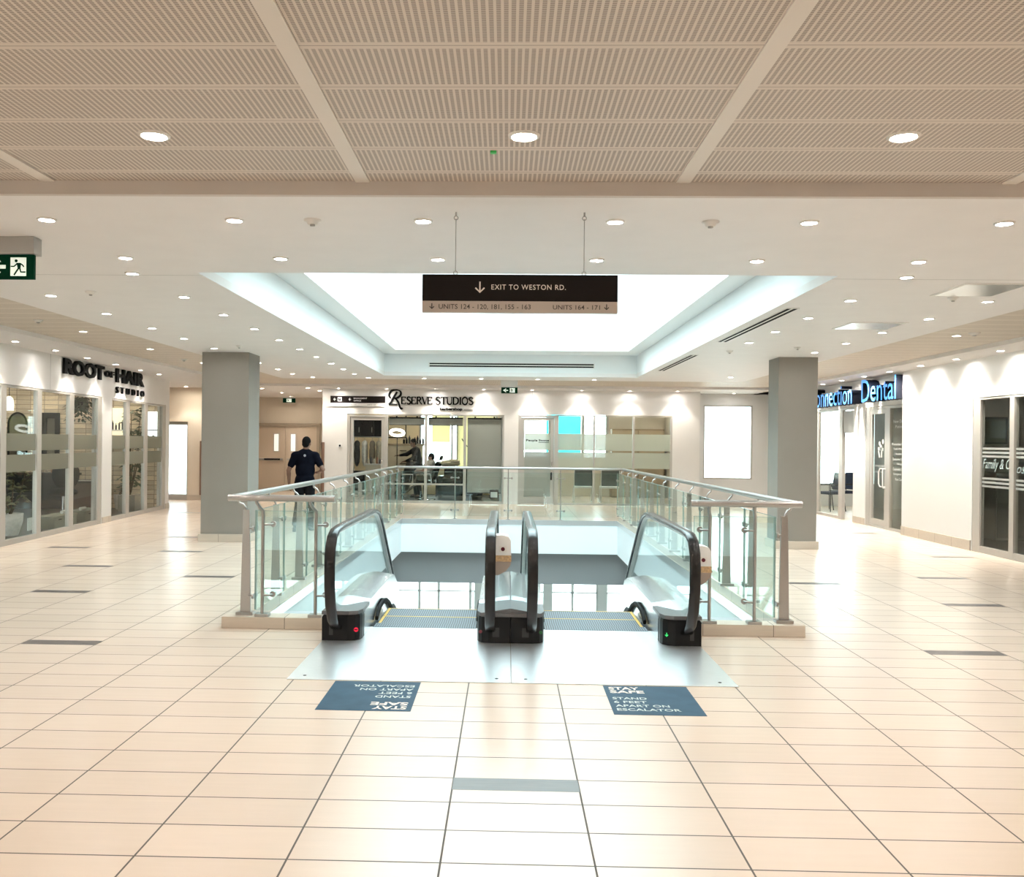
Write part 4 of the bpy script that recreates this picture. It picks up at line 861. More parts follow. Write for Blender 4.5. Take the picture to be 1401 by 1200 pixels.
def serif(mb, fr, s, s0, z0, w, h, d0, d1):
    tot = sum(WID.get(c, .45) for c in s); k = w / tot; x = s0
    for c in s:
        if c == ' ': x += .45 * k; continue
        for i, st in enumerate(SER[c]):
            P = [(x + a * k, z0 + b * h) for a, b in st]; vert = i == 0 or c in 'SO'
            wd = .20 * h if (len(st) == 2 and vert) else (.11 * h if len(st) == 2 else [(.13 + .09 * abs(math.sin(j / (len(st) - 1) * PI * (2 if c == 'O' else 1)))) * h for j in range(len(st))])
            if c == 'R' and i == 2: wd = .15 * h
            if c == 'V' and i == 1: wd = .08 * h
            mb.stroke(fr, P, wd, d0, d1)
        for (a, b) in [st_[j] for st_ in SER[c] for j in (0, -1) if c in 'RDIVUT' and abs(st_[j][1] - .5) > .47 and (len(st_) == 2 or c == 'U') and not (c == 'T' and st_[j][1] > .5)]:
            mb.stroke(fr, [(x + (a - .13) * k, z0 + (b if b < .5 else b) * h), (x + (a + .13) * k, z0 + b * h)], .055 * h, d0, d1)
        x += WID[c] * k
m = MB(); serif(m, FB, 'ESERVE', -2.84, 2.643, .85, .195, .005, .03); m.build('word', T['letter'], t)
m = MB(); serif(m, FB, 'STUDIOS', -1.92, 2.643, 1.02, .195, .005, .03); m.build('word', T['letter'], t)
m = MB()
def cr(pts, n=6):
    out = []
    for i in range(len(pts) - 1):
        p0, p1, p2, p3 = pts[max(i - 1, 0)], pts[i], pts[i + 1], pts[min(i + 2, len(pts) - 1)]
        for j in range(n):
            q = j / n; out.append(tuple(.5 * ((2 * p1[k]) + (-p0[k] + p2[k]) * q + (2 * p0[k] - 5 * p1[k] + 4 * p2[k] - p3[k]) * q * q + (-p0[k] + 3 * p1[k] - 3 * p2[k] + p3[k]) * q ** 3) for k in (0, 1)))
    return out + [pts[-1]]
R = [(-3.12, 2.79), (-3.16, 2.88), (-3.10, 2.99), (-2.98, 3.02), (-2.87, 2.99), (-2.85, 2.90), (-2.92, 2.82), (-3.02, 2.79)]; c = cr(R); m.stroke(FB, c, [.03 + .03 * abs(math.sin(i / len(c) * 2 * PI)) for i in range(len(c))], .005, .03)
m.stroke(FB, cr([(-2.95, 2.97), (-3.02, 2.85), (-3.10, 2.70), (-3.17, 2.625)]), .055, .005, .03); m.stroke(FB, cr([(-3.0, 2.80), (-2.92, 2.70), (-2.87, 2.56), (-2.83, 2.515), (-2.80, 2.54)]), .05, .005, .03)
m.stroke(FB, cr([(-3.17, 2.625), (-3.05, 2.63), (-2.98, 2.625), (-2.94, 2.64)]), .022, .005, .03); m.build('initial', T['letter'], t)
m = MB(); add_text(m, FB, 'barbershop', -1.80, 2.465, .60, .095, .005, .025, .045); m.fbox(FB, -1.16, -.915, .005, .025, 2.495, 2.508); m.build('word', T['letter'], t)
t = thing('shop_sign', 'blue faced channel letters of the dental clinic on the right wall', 'shop sign', tuple(FD.p(-19.7, 0, 2.5)))
for s, s0, w, h, bo in (('Connection', -22.06, 2.60, .445, -.004), ('Dental', -18.93, 1.66, .455, 0.)):
    letter_parts(FD, s, s0, 2.535, w, h, .012, .24, [T['blueface'], T['blueside']], t, bo)
m = MB(); m.fbox(FD, -22.7, -17.26, .002, .012, 2.56, 2.66); m.build('raceway', T['wall'], t)
# directory sign on the rear wall
t = thing('directory_sign', 'small black and white directory sign left of the barbershop lettering', 'sign', tuple(FB.p(-4.0, 0, 2.6)))
m = MB(); m.fbox(FB, -4.735, -3.265, 0, .03, 2.66, 2.845); m.build('upper_panel', T['signk'], t); m = MB(); m.fbox(FB, -4.735, -3.265, 0, .03, 2.575, 2.659); m.build('lower_panel', T['signw'], t)
F0 = Fr(FB.p(0, .03, 0), FB.a); m = MB()
for s in (-4.65, -4.24): m.stroke(F0, [(s + .06, 2.755), (s, 2.755)], .016, 0, .002); m.stroke(F0, [(s + .035, 2.79), (s, 2.755), (s + .035, 2.72)], .016, 0, .002)
m.poly(F0, [(-4.54, 2.70), (-4.43, 2.70), (-4.43, 2.81), (-4.54, 2.81)], 0, .002)
add_text(m, F0, 'MANAGEMENT', -4.11, 2.765, .36, .04, 0, .002, .02); add_text(m, F0, 'OFFICE', -4.11, 2.70, .2, .04, 0, .002, .02); m.build('lettering', T['signw'], t)
m = MB(); m.poly(F0, [(-4.52, 2.72), (-4.45, 2.72), (-4.45, 2.79), (-4.52, 2.79)], .002, .003); m.disc(F0, -4.485, 2.77, .012, .003, .004, 8, 1); m.build('pictogram', [T['greyd'], T['signw']], t)
m = MB(); add_text(m, F0, '< WASHROOMS  UNITS 101 - 119', -4.66, 2.60, .62, .035, 0, .002, .006); add_text(m, F0, 'UNITS 164 - 171 >', -3.75, 2.60, .40, .035, 0, .002, .006); m.build('small_lettering', mat('grey_letter', (.30, .30, .30), .6), t)
# thermostat
t = thing('thermostat', 'small white wall thermostat with dark dial left of the barbershop door', 'thermostat', tuple(FB.p(-4.47, 0, 1.42)))
m = MB(); m.fbox(FB, -4.52, -4.42, 0, .025, 1.47, 1.57, .006); m.build('body', T['signw'], t); m = MB(); m.fbox(FB, -4.495, -4.445, .025, .03, 1.495, 1.54); m.build('screen', T['black'], t)
# ------------------------------------------------------------------ people
def blob(mb, voxel, smooth=8):
    me = bpy.data.meshes.new('tmp'); me.from_pydata(mb.V, [], mb.F); o = bpy.data.objects.new('tmp', me); C.objects.link(o)
    r = o.modifiers.new('r', 'REMESH'); r.mode = 'VOXEL'; r.voxel_size = voxel
    s = o.modifiers.new('s', 'SMOOTH'); s.factor = .5; s.iterations = smooth
    bpy.context.view_layer.update(); out = bpy.data.meshes.new_from_object(o.evaluated_get(bpy.context.evaluated_depsgraph_get()))
    bpy.data.objects.remove(o); bpy.data.meshes.remove(me)
    out.polygons.foreach_set('use_smooth', [True] * len(out.polygons)); return out
def cap(mb, p, q, r1, r2, n=14):
    p, q = Vector(p), Vector(q); mb.cyl(p, q, r1, r2, n=n); mb.ball(p, r1, n=n); mb.ball(q, r2, n=n)
def mesh_part(name, me, m, parent):
    me.name = name; me.materials.clear(); me.materials.append(m); o = bpy.data.objects.new(name, me); C.objects.link(o); o.parent = parent; WM[o] = WM[parent]; return o
def frame3(z, x):
    z = Vector(z).normalized(); x = Vector(x); x = (x - z * x.dot(z)).normalized(); return Matrix((x, z.cross(x), z)).transposed()
def hand(mb, wr, d, palm_n, side):
    """palm with five bent fingers; d = pointing direction, palm_n = palm normal"""
    d = Vector(d).normalized(); pn = Vector(palm_n); pn = (pn - d * pn.dot(d)).normalized(); ac = d.cross(pn) * side
    wr = Vector(wr); cap(mb, wr, wr + d * .03, .025, .027); M = Matrix((ac, pn, d)).transposed()
    mb.ball(wr + d * .055, (.041, .017, .05), M)
    for i, L in enumerate((.068, .078, .073, .056)):
        k = wr + d * .088 + ac * (.029 - .0195 * i); a = k + (d + pn * .25).normalized() * L * .5; e = a + (d + pn * .9).normalized() * L * .5
        cap(mb, k, a, .0095, .009, 8); cap(mb, a, e, .009, .0078, 8)
    k = wr + d * .03 + ac * .03; a = k + (d * .6 + ac * .8 + pn * .3).normalized() * .036; e = a + (d * .9 + ac * .25 + pn * .4).normalized() * .032
    cap(mb, k, a, .0125, .0105, 8); cap(mb, a, e, .0105, .0088, 8)
def person(label, loc, rz, J, skin, shirt, pants, shoes, hair, shirt_name='shirt', sleeve=.62, long=False):
    t = thing('person', label, 'person', loc, rz); V_ = {k: Vector(v) for k, v in J.items()}
    up = V_['neck'] - V_['pelvis']; ax = V_['shR'] - V_['shL']; M = frame3(up, ax); ch = V_['pelvis'].lerp(V_['neck'], .70); ab = V_['pelvis'].lerp(V_['neck'], .36)
    hip = frame3(up, V_['hipR'] - V_['hipL'])
    def torso(mb, g):
        mb.ball(ch, (.165 + g, .108 + g, .20 + g), M, 20); mb.ball(ab, (.142 + g, .10 + g, .19 + g), M, 20); mb.ball(V_['pelvis'], (.158 + g, .112 + g, .125 + g), hip, 20)
        for s in 'LR': cap(mb, V_['neck'].lerp(V_['sh' + s], .25) - up.normalized() * .035, V_['sh' + s], .062 + g, .058 + g)
    B = MB(); torso(B, 0); hd = V_['head']; look = V_['look'].normalized(); hm = frame3(hd - V_['neck'] * .6 - V_['pelvis'] * .0 - V_['neck'] * .4 + Vector((0, 0, .25)), look.cross(Vector((0, 0, 1)))); fw = hm.col[1]; hu = hm.col[2]; hx = hm.col[0]
    cap(B, V_['neck'] - up.normalized() * .03, hd - hu * .06 - fw * .01, .062, .056)
    B.ball(hd + hu * .025 - fw * .012, (.074, .092, .095), hm, 20); B.ball(hd - hu * .04 + fw * .018, (.058, .066, .078), hm, 16); B.ball(hd - hu * .085 + fw * .06, (.026, .022, .02), hm)
    B.ball(hd + fw * .086 - hu * .018, (.013, .017, .018), hm, 10); cap(B, hd + fw * .078 + hu * .012, hd + fw * .092 - hu * .016, .009, .012, 8)
    for s in (-1, 1): B.ball(hd + hx * .076 * s - hu * .01 - fw * .012, (.011, .02, .032), hm, 10); B.ball(hd + hx * .03 * s + fw * .07 + hu * .026, (.022, .012, .009), hm, 8)
    for k in (-.05, -.062): B.ball(hd + fw * .076 + hu * k, (.022, .009, .0065), hm, 8)
    for s, sg in (('L', -1), ('R', 1)):
        cap(B, V_['sh' + s], V_['el' + s], .050, .040); cap(B, V_['el' + s], V_['wr' + s], .040, .026); cap(B, V_['el' + s].lerp(V_['wr' + s], .22), V_['el' + s].lerp(V_['wr' + s], .4), .041, .037)
        hand(B, V_['wr' + s], V_.get('hd' + s, V_['wr' + s] - V_['el' + s]), V_.get('pn' + s, Vector((-sg, 0, 0))), sg)
        cap(B, V_['hip' + s], V_['kn' + s], .085, .056); cap(B, V_['kn' + s], V_['an' + s], .055, .036); cap(B, V_['kn' + s].lerp(V_['an' + s], .2), V_['kn' + s].lerp(V_['an' + s], .42), .056, .052)
        cap(B, V_['an' + s], V_['an' + s] + V_['toe' + s] * .9, .038, .03)
    mesh_part('body', blob(B, .0068, 5), skin, t)
    S = MB(); torso(S, .022)
    S.ball(ab, (.178, .138, .21), M, 20)
    for s in 'LR':
        e = V_['sh' + s].lerp(V_['el' + s], sleeve); cap(S, V_['sh' + s], e if not long else V_['el' + s], .07, .064)
        if long: cap(S, V_['el' + s], V_['el' + s].lerp(V_['wr' + s], .93), .056, .037)
    d = (V_['pelvis'] - V_['neck']).normalized(); S.ball(V_['pelvis'] + d * .03, (.18, .138, .11), hip, 16); cap(S, V_['neck'] - up.normalized() * .02, V_['neck'] + up.normalized() * .012, .07, .06)
    mesh_part(shirt_name, blob(S, .011, 8), shirt, t)
    P = MB(); P.ball(V_['pelvis'], (.170, .126, .135), hip, 18)
    for s in 'LR': cap(P, V_['hip' + s], V_['kn' + s], .100, .074); cap(P, V_['kn' + s], V_['kn' + s].lerp(V_['an' + s], .95), .074, .062)
    mesh_part('trousers', blob(P, .011, 8), pants, t)
    for s in 'LR':
        F = MB(); a = V_['an' + s]; to = V_['toe' + s]; n_ = to.normalized(); side = n_.cross(Vector((0, 0, 1))).normalized(); u = side.cross(n_).normalized(); fm = Matrix((side, n_, u)).transposed(); h = -u * .055
        F.ball(a + h * .35 - n_ * .015, (.044, .055, .05), fm, 14); F.ball(a + h * .75 + n_ * .07, (.046, .09, .034), fm, 14); F.ball(a + h * .85 + n_ * .135, (.047, .062, .027), fm, 14)
        mesh_part('shoe', blob(F, .008, 4), shoes, t)
    H = MB(); H.ball(hd + hu * .034 - fw * .018, (.079, .093, .096), hm, 20); H.ball(hd - fw * .05 - hu * .02, (.066, .05, .06), hm, 16)
    me = blob(H, .009, 3); mesh_part('hair', me, hair, t)
    for s in (-1, 1): E_ = MB(); E_.ball(WM[t] @ (hd + hx * .03 * s + fw * .079 + hu * .012), .0105, None, 8); E_.build('eye', mat('eye', (.05, .04, .035), .2), t)
    return t
skin1 = mat('skin_brown', (.17, .085, .055), .5); skin2 = mat('skin_tan', (.36, .20, .135), .5); navy = mat('navy_cloth', (.003, .0036, .008), .9, noise=.2, nscale=20, spec=.08); hair1 = mat('black_hair', (.005, .0045, .0045), .8, noise=.3, nscale=80, spec=.1)
pm = person('person in a dark navy short-sleeved shirt walking away beside the balustrade', (-3.63, 16.35, 0), .10, dict(
    pelvis=(0, 0, .93), neck=(.005, .03, 1.43), head=(.02, .055, 1.585), look=(.25, 1, -.05), shL=(-.178, .0, 1.362), shR=(.182, .02, 1.362), elL=(-.285, -.045, 1.10), elR=(.325, -.05, 1.12), wrL=(-.285, .05, .865), wrR=(.215, .16, 1.06),
    hdR=(-.6, .8, .1), pnR=(0, .3, -1), pnL=(1, .1, 0), hdL=(.05, .25, -1), hipL=(-.09, 0, .88), hipR=(.09, 0, .88), knL=(-.115, .10, .50), knR=(.095, .05, .485), anL=(-.15, -.11, .135), anR=(.10, .07, .085), toeL=(-.02, .11, -.085), toeR=(.03, .14, -.01)),
    skin1, navy, mat('dark_trousers', (.008, .008, .0095), .9, spec=.08), mat('grey_shoe', (.10, .10, .105), .6), hair1)
m = MB(); M_ = WM[pm]; F0 = Fr((M_ @ Vector((.01, -.128, 1.37))), (1, .1, 0)); F0.n = Vector((.1, -1, 0)).normalized()
m.disc(F0, 0, 0, .022, 0, .004, 14); m.build('back_emblem', mat('pale_print', (.32, .30, .32), .7), pm)
pb = person('person in black with long sleeves standing in the barbershop, arm reaching out', (-2.58, 26.55, 0), 1.95, dict(
    pelvis=(0, 0, .95), neck=(-.02, .09, 1.45), head=(-.03, .17, 1.60), look=(-.1, 1, -.45), shL=(-.19, .08, 1.40), shR=(.19, .08, 1.40), elL=(-.27, .22, 1.17), elR=(.16, .30, 1.27), wrL=(-.16, .42, 1.08), wrR=(.10, .545, 1.24),
    hdL=(.3, 1, -.2), hdR=(-.1, 1, 0), pnL=(.3, 0, -1), pnR=(-.3, 0, -1), hipL=(-.09, 0, .90), hipR=(.09, 0, .90), knL=(-.11, .03, .49), knR=(.11, .06, .49), anL=(-.12, -.04, .085), anR=(.12, .02, .085), toeL=(-.03, .14, -.01), toeR=(.03, .14, -.01)),
    skin1, T['blackm'], T['blackm'], T['blackm'], hair1, 'jacket', long=True)
pc = person('person seated in a barber chair under a pale cape, legs in olive trousers', (-2.30, 25.75, 0), 1.45, dict(
    pelvis=(0, 0, .66), neck=(0, -.20, 1.06), head=(0, -.16, 1.20), look=(0, 1, .1), shL=(-.19, -.18, 1.02), shR=(.19, -.18, 1.02), elL=(-.25, .02, .82), elR=(.25, .02, .82), wrL=(-.2, .24, .80), wrR=(.2, .24, .80), hdL=(.2, 1, 0), hdR=(-.2, 1, 0), pnL=(0, 0, -1), pnR=(0, 0, -1),
    hipL=(-.09, .03, .64), hipR=(.09, .03, .64), knL=(-.13, .44, .66), knR=(.13, .44, .66), anL=(-.12, .58, .27), anR=(.12, .58, .27), toeL=(-.02, .14, -.03), toeR=(.02, .14, -.03)),
    skin2, mat('pale_shirt', (.55, .50, .44), .7), mat('olive_trousers', (.13, .125, .085), .8), mat('tan_shoe', (.30, .25, .2), .6), hair1)
m = MB(); m.ball((0, -.10, .97), (.25, .15, .17), None, 18); m.ball((0, .06, .83), (.27, .22, .10), None, 18); m.ball((0, .26, .775), (.25, .2, .06), None, 18); mesh_part('cape', blob(m, .014, 8), mat('cape_cloth', (.58, .55, .48), .7), pc)
# ------------------------------------------------------------------ shop interiors
stone = tile_mat('stone_blocks', (.80, .67, .50), (.36, .27, .19), .32, .11, 0, 0, .006, .6, .22, .16, 'xz')
dfl = mat('dark_floor', (.05, .043, .037), .35, noise=.15, nscale=4)
def strip(name, lb, mb, m): return struct(name, mb, m, lb)
# hair studio shell
m = MB(); m.fbox(FL, -5, 8.0, -4.9, -4.75, 0, Z0); strip('wall_studio_rear', 'rear wall of the hair studio', m, mat('studio_paint', (.20, .17, .13), .6))
m = MB(); m.fbox(FL, 8.0, 8.1, -4.75, -.2, 0, Z0); strip('wall_studio_end', 'pale stone block end wall of the hair studio', m, stone)
m = MB(); m.fbox(FL, -5, 8.0, -4.75, -.21, .0015, .006); strip('floor_studio', 'dark floor of the hair studio', m, dfl)
def part(mb, name, m, parent): return mb.build(name, m, parent)
def at(fr, s, d, z=0): return tuple(fr.p(s, d, z))
def planter(name, lb, loc, r, h, pm_, leaf_n, leaf_h, spread, leaf_len, leaf_m, grp=None, square=False):
    t = thing(name, lb, 'potted plant', loc, 0, grp); x, y, z = loc; m = MB()
    if square: m.box(x - r, x + r, y - r, y + r, z, z + h, .012)
    else: m.lathe([(r * .62, z), (r * .95, z + h * .6), (r, z + h), (r * .88, z + h), (r * .86, z + h - .04), (0, z + h - .05)], (x, y, 0), 22)
    m.build('pot', pm_, t); m = MB(); rnd = random.Random(len(lb)); st = []
    for k in range(5):
        a = rnd.random() * 6.28; q = Vector((x + math.cos(a) * spread * .5, y + math.sin(a) * spread * .5, z + leaf_h * (.75 + .25 * rnd.random()))); b0 = Vector((x, y, z + h - .04)); mid = b0.lerp(q, .5) + Vector((math.cos(a), math.sin(a), 0)) * spread * .1
        m.tube([b0, mid, q], [.014, .011, .006], 6); st += [b0.lerp(mid, .5), mid, mid.lerp(q, .5), q]
    m.build('stem', mat('stem_brown', (.10, .07, .04), .8), t); m = MB()
    for k in range(leaf_n):
        b0 = rnd.choice(st[1:]) + Vector((rnd.gauss(0, 1), rnd.gauss(0, 1), rnd.gauss(0, .8))) * spread * .22; a = rnd.random() * 6.28; dz = rnd.uniform(-.5, .5); d = Vector((math.cos(a), math.sin(a), dz)).normalized(); sd = d.cross(Vector((0, 0, 1))).normalized(); L = leaf_len * rnd.uniform(.7, 1.2); w = L * .24
        up = sd.cross(d)
        m.add([b0, b0 + d * L * .4 + sd * w - up * .01, b0 + d * L * .5 + up * .02, b0 + d * L * .4 - sd * w - up * .01, b0 + d * L - Vector((0, 0, L * .2))], [(0, 1, 2), (0, 2, 3), (1, 4, 2), (2, 4, 3)], True)
    m.build('foliage', leaf_m, t); return t
leafd = mat('leaf_dark', (.045, .075, .03), .5, noise=.4, nscale=12); leafo = mat('leaf_olive', (.10, .105, .045), .5, noise=.4, nscale=12)
potw = mat('white_stone_pot', (.60, .58, .54), .6, noise=.12, nscale=14)
planter('potted_plant', 'tall leafy plant in a pale stone pot in the first hair studio window', at(FL, 1.62, -.62, .006), .20, .37, potw, 90, 1.12, .42, .17, leafo, 'plants in the hair studio')
planter('potted_plant', 'tall plant in a square grey planter behind the second studio window row', at(FL, 7.15, -.55, .006), .20, .36, mat('grey_planter', (.26, .25, .22), .7, noise=.1), 120, 2.2, .42, .20, leafd, 'plants in the hair studio', True)
planter('potted_plant', 'low plant in a ribbed white pot by the last studio window', at(FL, 7.62, -.95, .006), .13, .34, potw, 26, .75, .22, .13, leafd, 'plants in the hair studio')
# hanging fern with dark trailing growth
t = thing('hanging_plant', 'bushy dark hanging plant high in the third hair studio window', 'hanging plant', at(FL, 5.2, -.9, 2.0)); c = Vector(at(FL, 5.2, -.9, 2.36)); m = MB(); m.lathe([(.10, -.1), (.16, .02), (.15, .02), (0, -.02)], c, 16); m.build('basket', T['greyd'], t)
m = MB(); [m.cyl(c + Vector((.14 * math.cos(a), .14 * math.sin(a), .02)), Vector((c.x, c.y, Z0)), .004, n=5) for a in (0, 2.1, 4.2)]; m.build('cord', T['greyd'], t); m = MB(); rnd = random.Random(3)
for k in range(420):
    a = rnd.random() * 6.28; rr = rnd.uniform(.03, .27); b0 = c + Vector((rr * math.cos(a), rr * math.sin(a), .14 - rnd.random() * (.15 + rr * 1.5))); d = Vector((math.cos(a), math.sin(a), -.7)).normalized(); sd = d.cross(Vector((0, 0, 1))).normalized(); L = rnd.uniform(.07, .14)
    m.add([b0, b0 + d * L * .5 + sd * L * .28, b0 + d * L, b0 + d * L * .5 - sd * L * .28], [(0, 1, 2, 3)], True)
m.build('foliage', leafd, t)
# storage bins with white towels
for i, (s, nt) in enumerate(((2.98, 0), (3.50, 1), (4.36, 1), (4.88, 0))):
    o = Vector(at(FL, s, -.55, .006)); lb = ['olive grey lidded bin in the studio window, leftmost of the four', 'olive grey bin in the studio window, second from left, a white towel on it', 'olive grey bin in the third studio window with a rolled towel on it', 'olive grey bin in the studio window, rightmost of the four'][i]
    t = thing('storage_bin', lb, 'bin', tuple(o), 0, 'storage bins in the studio window'); bmv = mat('bin_olive', (.27, .275, .22), .6); m = MB(); m.fbox(FL, s - .235, s + .235, -.75, -.37, .006, .20, .008); b_ = m.build('bin', bmv, t); m = MB(); m.fbox(FL, s - .24, s + .24, -.755, -.362, .2005, .225, .004); m.build('lid', bmv, t); m = MB(); m.fbox(FL, s - .06, s + .06, -.37, -.362, .155, .172); m.build('handle', T['greyd'], t)
    if nt: m = MB(); m.cyl(FL.p(s - .09, -.52, .258), FL.p(s + .10, -.50, .258), .033, n=14); tag(m.build('towel', mat('white_towel', (.75, .73, .70), .9)), ['', 'rolled white towel on the second bin of the hair studio', 'rolled white towel on the bin in the third studio window', ''][i], 'towel', 'rolled towels on the bins')
m = MB(); m.fbox(FL, 2.28, 2.58, -.64, -.62, .02, .24); tag(m.build('paper_notice', mat('white_paper', (.66, .65, .62), .7)), 'white paper notice standing low in the first studio window', 'notice')
# mirrors on the end wall
t = thing('wall_mirror', 'arched mirror with a thin dark frame on the stone wall of the hair studio', 'mirror', at(FL, 8.0, -3.45, 1.3)); arc = [(-3.66, 1.2)] + [(-3.45 + .21 * math.cos(PI - a * PI / 14), 1.95 + .27 * math.sin(PI - a * PI / 14)) for a in range(15)] + [(-3.24, 1.2)]
FEWn = Fr(FL.p(8.0, 0, 0), FL.n)
m = MB(); m.poly(FEWn, arc[::-1], .005, .02); m.build('glass', mat('mirror_glass', (.8, .8, .78), .03, 1.), t); m = MB(); m.stroke(FEWn, arc, .035, .004, .035); m.build('frame', T['dark'], t)
t = thing('wall_mirror', 'rectangular mirror with a broad black frame on the stone wall of the hair studio', 'mirror', at(FL, 8.0, -2.68, 1.3)); m = MB()
for a, b_, c_, d_ in ((-2.88, -2.78, 1.2, 2.23), (-2.58, -2.48, 1.2, 2.23), (-2.78, -2.58, 2.10, 2.23)): m.fbox(FEWn, a, b_, .004, .05, c_, d_)
m.build('frame', T['dark'], t); m = MB(); m.fbox(FEWn, -2.78, -2.58, .004, .02, 1.2, 2.10); m.build('glass', mat('mirror_glass2', (.7, .66, .56), .12, 1.), t)
# styling counter, salon chair, shelf, pendant, desk
t = thing('styling_counter', 'dark styling counter along the stone wall of the hair studio', 'counter', at(FL, 7.7, -2.9, 0)); m = MB(); m.fbox(FL, 7.5, 7.96, -4.6, -1.95, .78, .83, .004); m.build('worktop', mat('dark_wood', (.06, .04, .03), .4), t); m = MB(); m.fbox(FL, 7.56, 7.94, -4.55, -2.0, .008, .779); m.build('cabinet', T['greyd'], t)
for k in range(7):
    s, d = 7.62, -2.75 + k * .13; o = FL.p(s, d, .83); m = MB(); m.lathe([(.03, 0), (.032, .10), (.012, .13), (.012, .16), (0, .16)], o, 10); tag(m.build('bottle', mat('bottle_%d' % k, random.choice([(.35, .08, .05), (.5, .4, .3), (.1, .08, .07), (.4, .2, .1)]), .3)), 'small hair product bottle on the dark styling counter', 'bottle', 'bottles on the styling counter')
t = thing('salon_chair', 'black salon chair with rounded back behind the third studio window', 'chair', at(FL, 5.6, -1.35, 0)); o = Vector(at(FL, 5.6, -1.35, 0)); m = MB(); m.ball(o + Vector((0, 0, .88)), (.27, .10, .33), Matrix.Rotation(.5, 3, 'Z'), 20); m.build('backrest', T['blackm'], t); m = MB(); m.ball(o + Vector((.05, -.2, .52)), (.29, .27, .09), None, 20); m.build('seat', T['blackm'], t); m = MB(); m.cyl(o + Vector((.05, -.2, .03)), o + Vector((.05, -.2, .46)), .04, n=14); m.lathe([(.27, .007), (.27, .025), (.05, .04), (.05, .05)], o + Vector((.05, -.2, 0)), 20); m.build('pedestal', T['chrome'], t)
t = thing('reception_desk', 'dark wooden desk with paper on top behind the second studio window row', 'desk', at(FL, 7.2, -1.5, 0)); m = MB(); m.fbox(FL, 7.5, 7.65, -1.75, -1.2, .006, .64); m.fbox(FL, 6.75, 6.9, -1.75, -1.2, .006, .64); m.build('pedestal', mat('red_wood', (.13, .06, .035), .45), t); m = MB(); m.fbox(FL, 6.7, 7.7, -1.8, -1.15, .641, .685, .004); m.build('top', mat('dark_wood2', (.07, .045, .03), .4), t)
m = MB(); m.fbox(FL, 6.8, 7.1, -1.6, -1.3, .686, .692); tag(m.build('paper_sheet', mat('white_paper2', (.75, .74, .72), .7)), 'white paper sheet on the dark desk of the hair studio', 'paper')
t = thing('wall_shelf', 'shelf of bottles before an added glowing panel standing in for a bright window', 'shelf', at(FL, 8.0, -1.1, 1.6)); m = MB(); m.fbox(FEWn, -1.40, -.94, .004, .03, 1.72, 2.36); m.build('glowing_panel', mat('window_glow_warm', (.85, .8, .6), .5, emit=(1., .88, .62), es=.9), t); m = MB(); m.fbox(FEWn, -1.42, -.90, .03, .22, 1.82, 1.85); m.build('board', T['signw'], t)  # glowing panel added behind the shelf in place of a bright window
for k in range(6): o = FL.p(7.87, -1.36 + k * .075, 1.851); m = MB(); m.lathe([(.022, 0), (.022, .09 + .03 * (k % 3)), (.008, .12 + .03 * (k % 3)), (.008, .15 + .03 * (k % 3)), (0, .15 + .03 * (k % 3))], o, 8); tag(m.build('bottle', T['greyd']), 'dark bottle on the shelf by the glowing panel of the hair studio', 'bottle', 'bottles on the lit shelf')
t = thing('bright_window_panel', 'narrow added glowing panel standing in for a bright window on the studio end wall', 'mirror', at(FL, 8.0, -.36, 1.2)); m = MB(); m.fbox(FEWn, -.50, -.22, .004, .03, 1.68, 2.28); m.build('panel', mat('window_glow_cool', (.8, .85, .85), .4, emit=(.9, .97, 1.), es=1.6), t); m = MB(); m.fbox(FEWn, -.55, -.20, .03, .12, 1.84, 1.86); m.build('ledge', T['dark'], t)  # added glowing panel, stands in for a second bright window
t = thing('pendant_lamp', 'small glass pendant lamp high in the first hair studio window', 'pendant lamp', at(FL, 1.5, -.6, 2.08)); c = Vector(at(FL, 1.5, -.6, 2.08)); m = MB(); m.lathe([(.07, 0), (.075, .1), (.06, .2), (.02, .24), (.0, .24)], c, 16); m.build('shade', mat('pendant_glass', (.7, .75, .7), .2, emit=(1, .95, .85), es=1.2), t); m = MB(); m.cyl(c + Vector((0, 0, .24)), Vector((c.x, c.y, Z0)), .005, n=6); m.build('cord', T['dark'], t)
for i, (s, d) in enumerate(((3, -3.4), (5.6, -3.4), (7.3, -2.7), (7.3, -1.0), (7.3, -4.0))):
    p = FL.p(s, d, 0); put(*((shop_light, tree_i) if s > 7 else (base_light, tree_s)), p.x, p.y, Z0, 'added downlight brightening the inside of the hair studio', 'added downlights inside the hair studio')  # downlights added to brighten the studio and its stone wall

# barbershop
m = MB(); m.box(-4.77, -.2, 24.55, 28.5, .0015, .006); strip('floor_barbershop', 'dark floor of the barbershop', m, dfl)
cream = mat('cream_paint', (.80, .66, .42), .6); m = MB()
for a, b_, z0, z1 in ((-4.77, -2.75, 0, Z0), (-2.75, -.3, 0, .8), (-2.75, -.3, 2.55, Z0), (-.3, -.0, 0, Z0)): m.box(a, b_, 28.5, 28.65, z0, z1)
strip('wall_barbershop', 'cream rear wall of the barbershop with a wide bright window', m, cream)
m = MB(); m.box(-.2, -.02, 24.54, 28.5, 0, Z0); strip('wall_partition', 'partition between the two rear shops', m, T['wall'])
t = thing('window_10', 'bright outside window of the barbershop', None, (-1.5, 28.5, .8), kind='structure'); m = MB(); [m.box(x - .03, x + .03, 28.5, 28.58, .8, 2.55) for x in (-2.72, -1.72, -1.55, -.33)]; m.build('frame', T['grey'], t); m = MB(); m.box(-2.72, -.33, 28.56, 28.57, .8, 2.55); m.build('pane', T['pane'], t)
shade = film('cream_shade', (.85, .78, .55), .0)
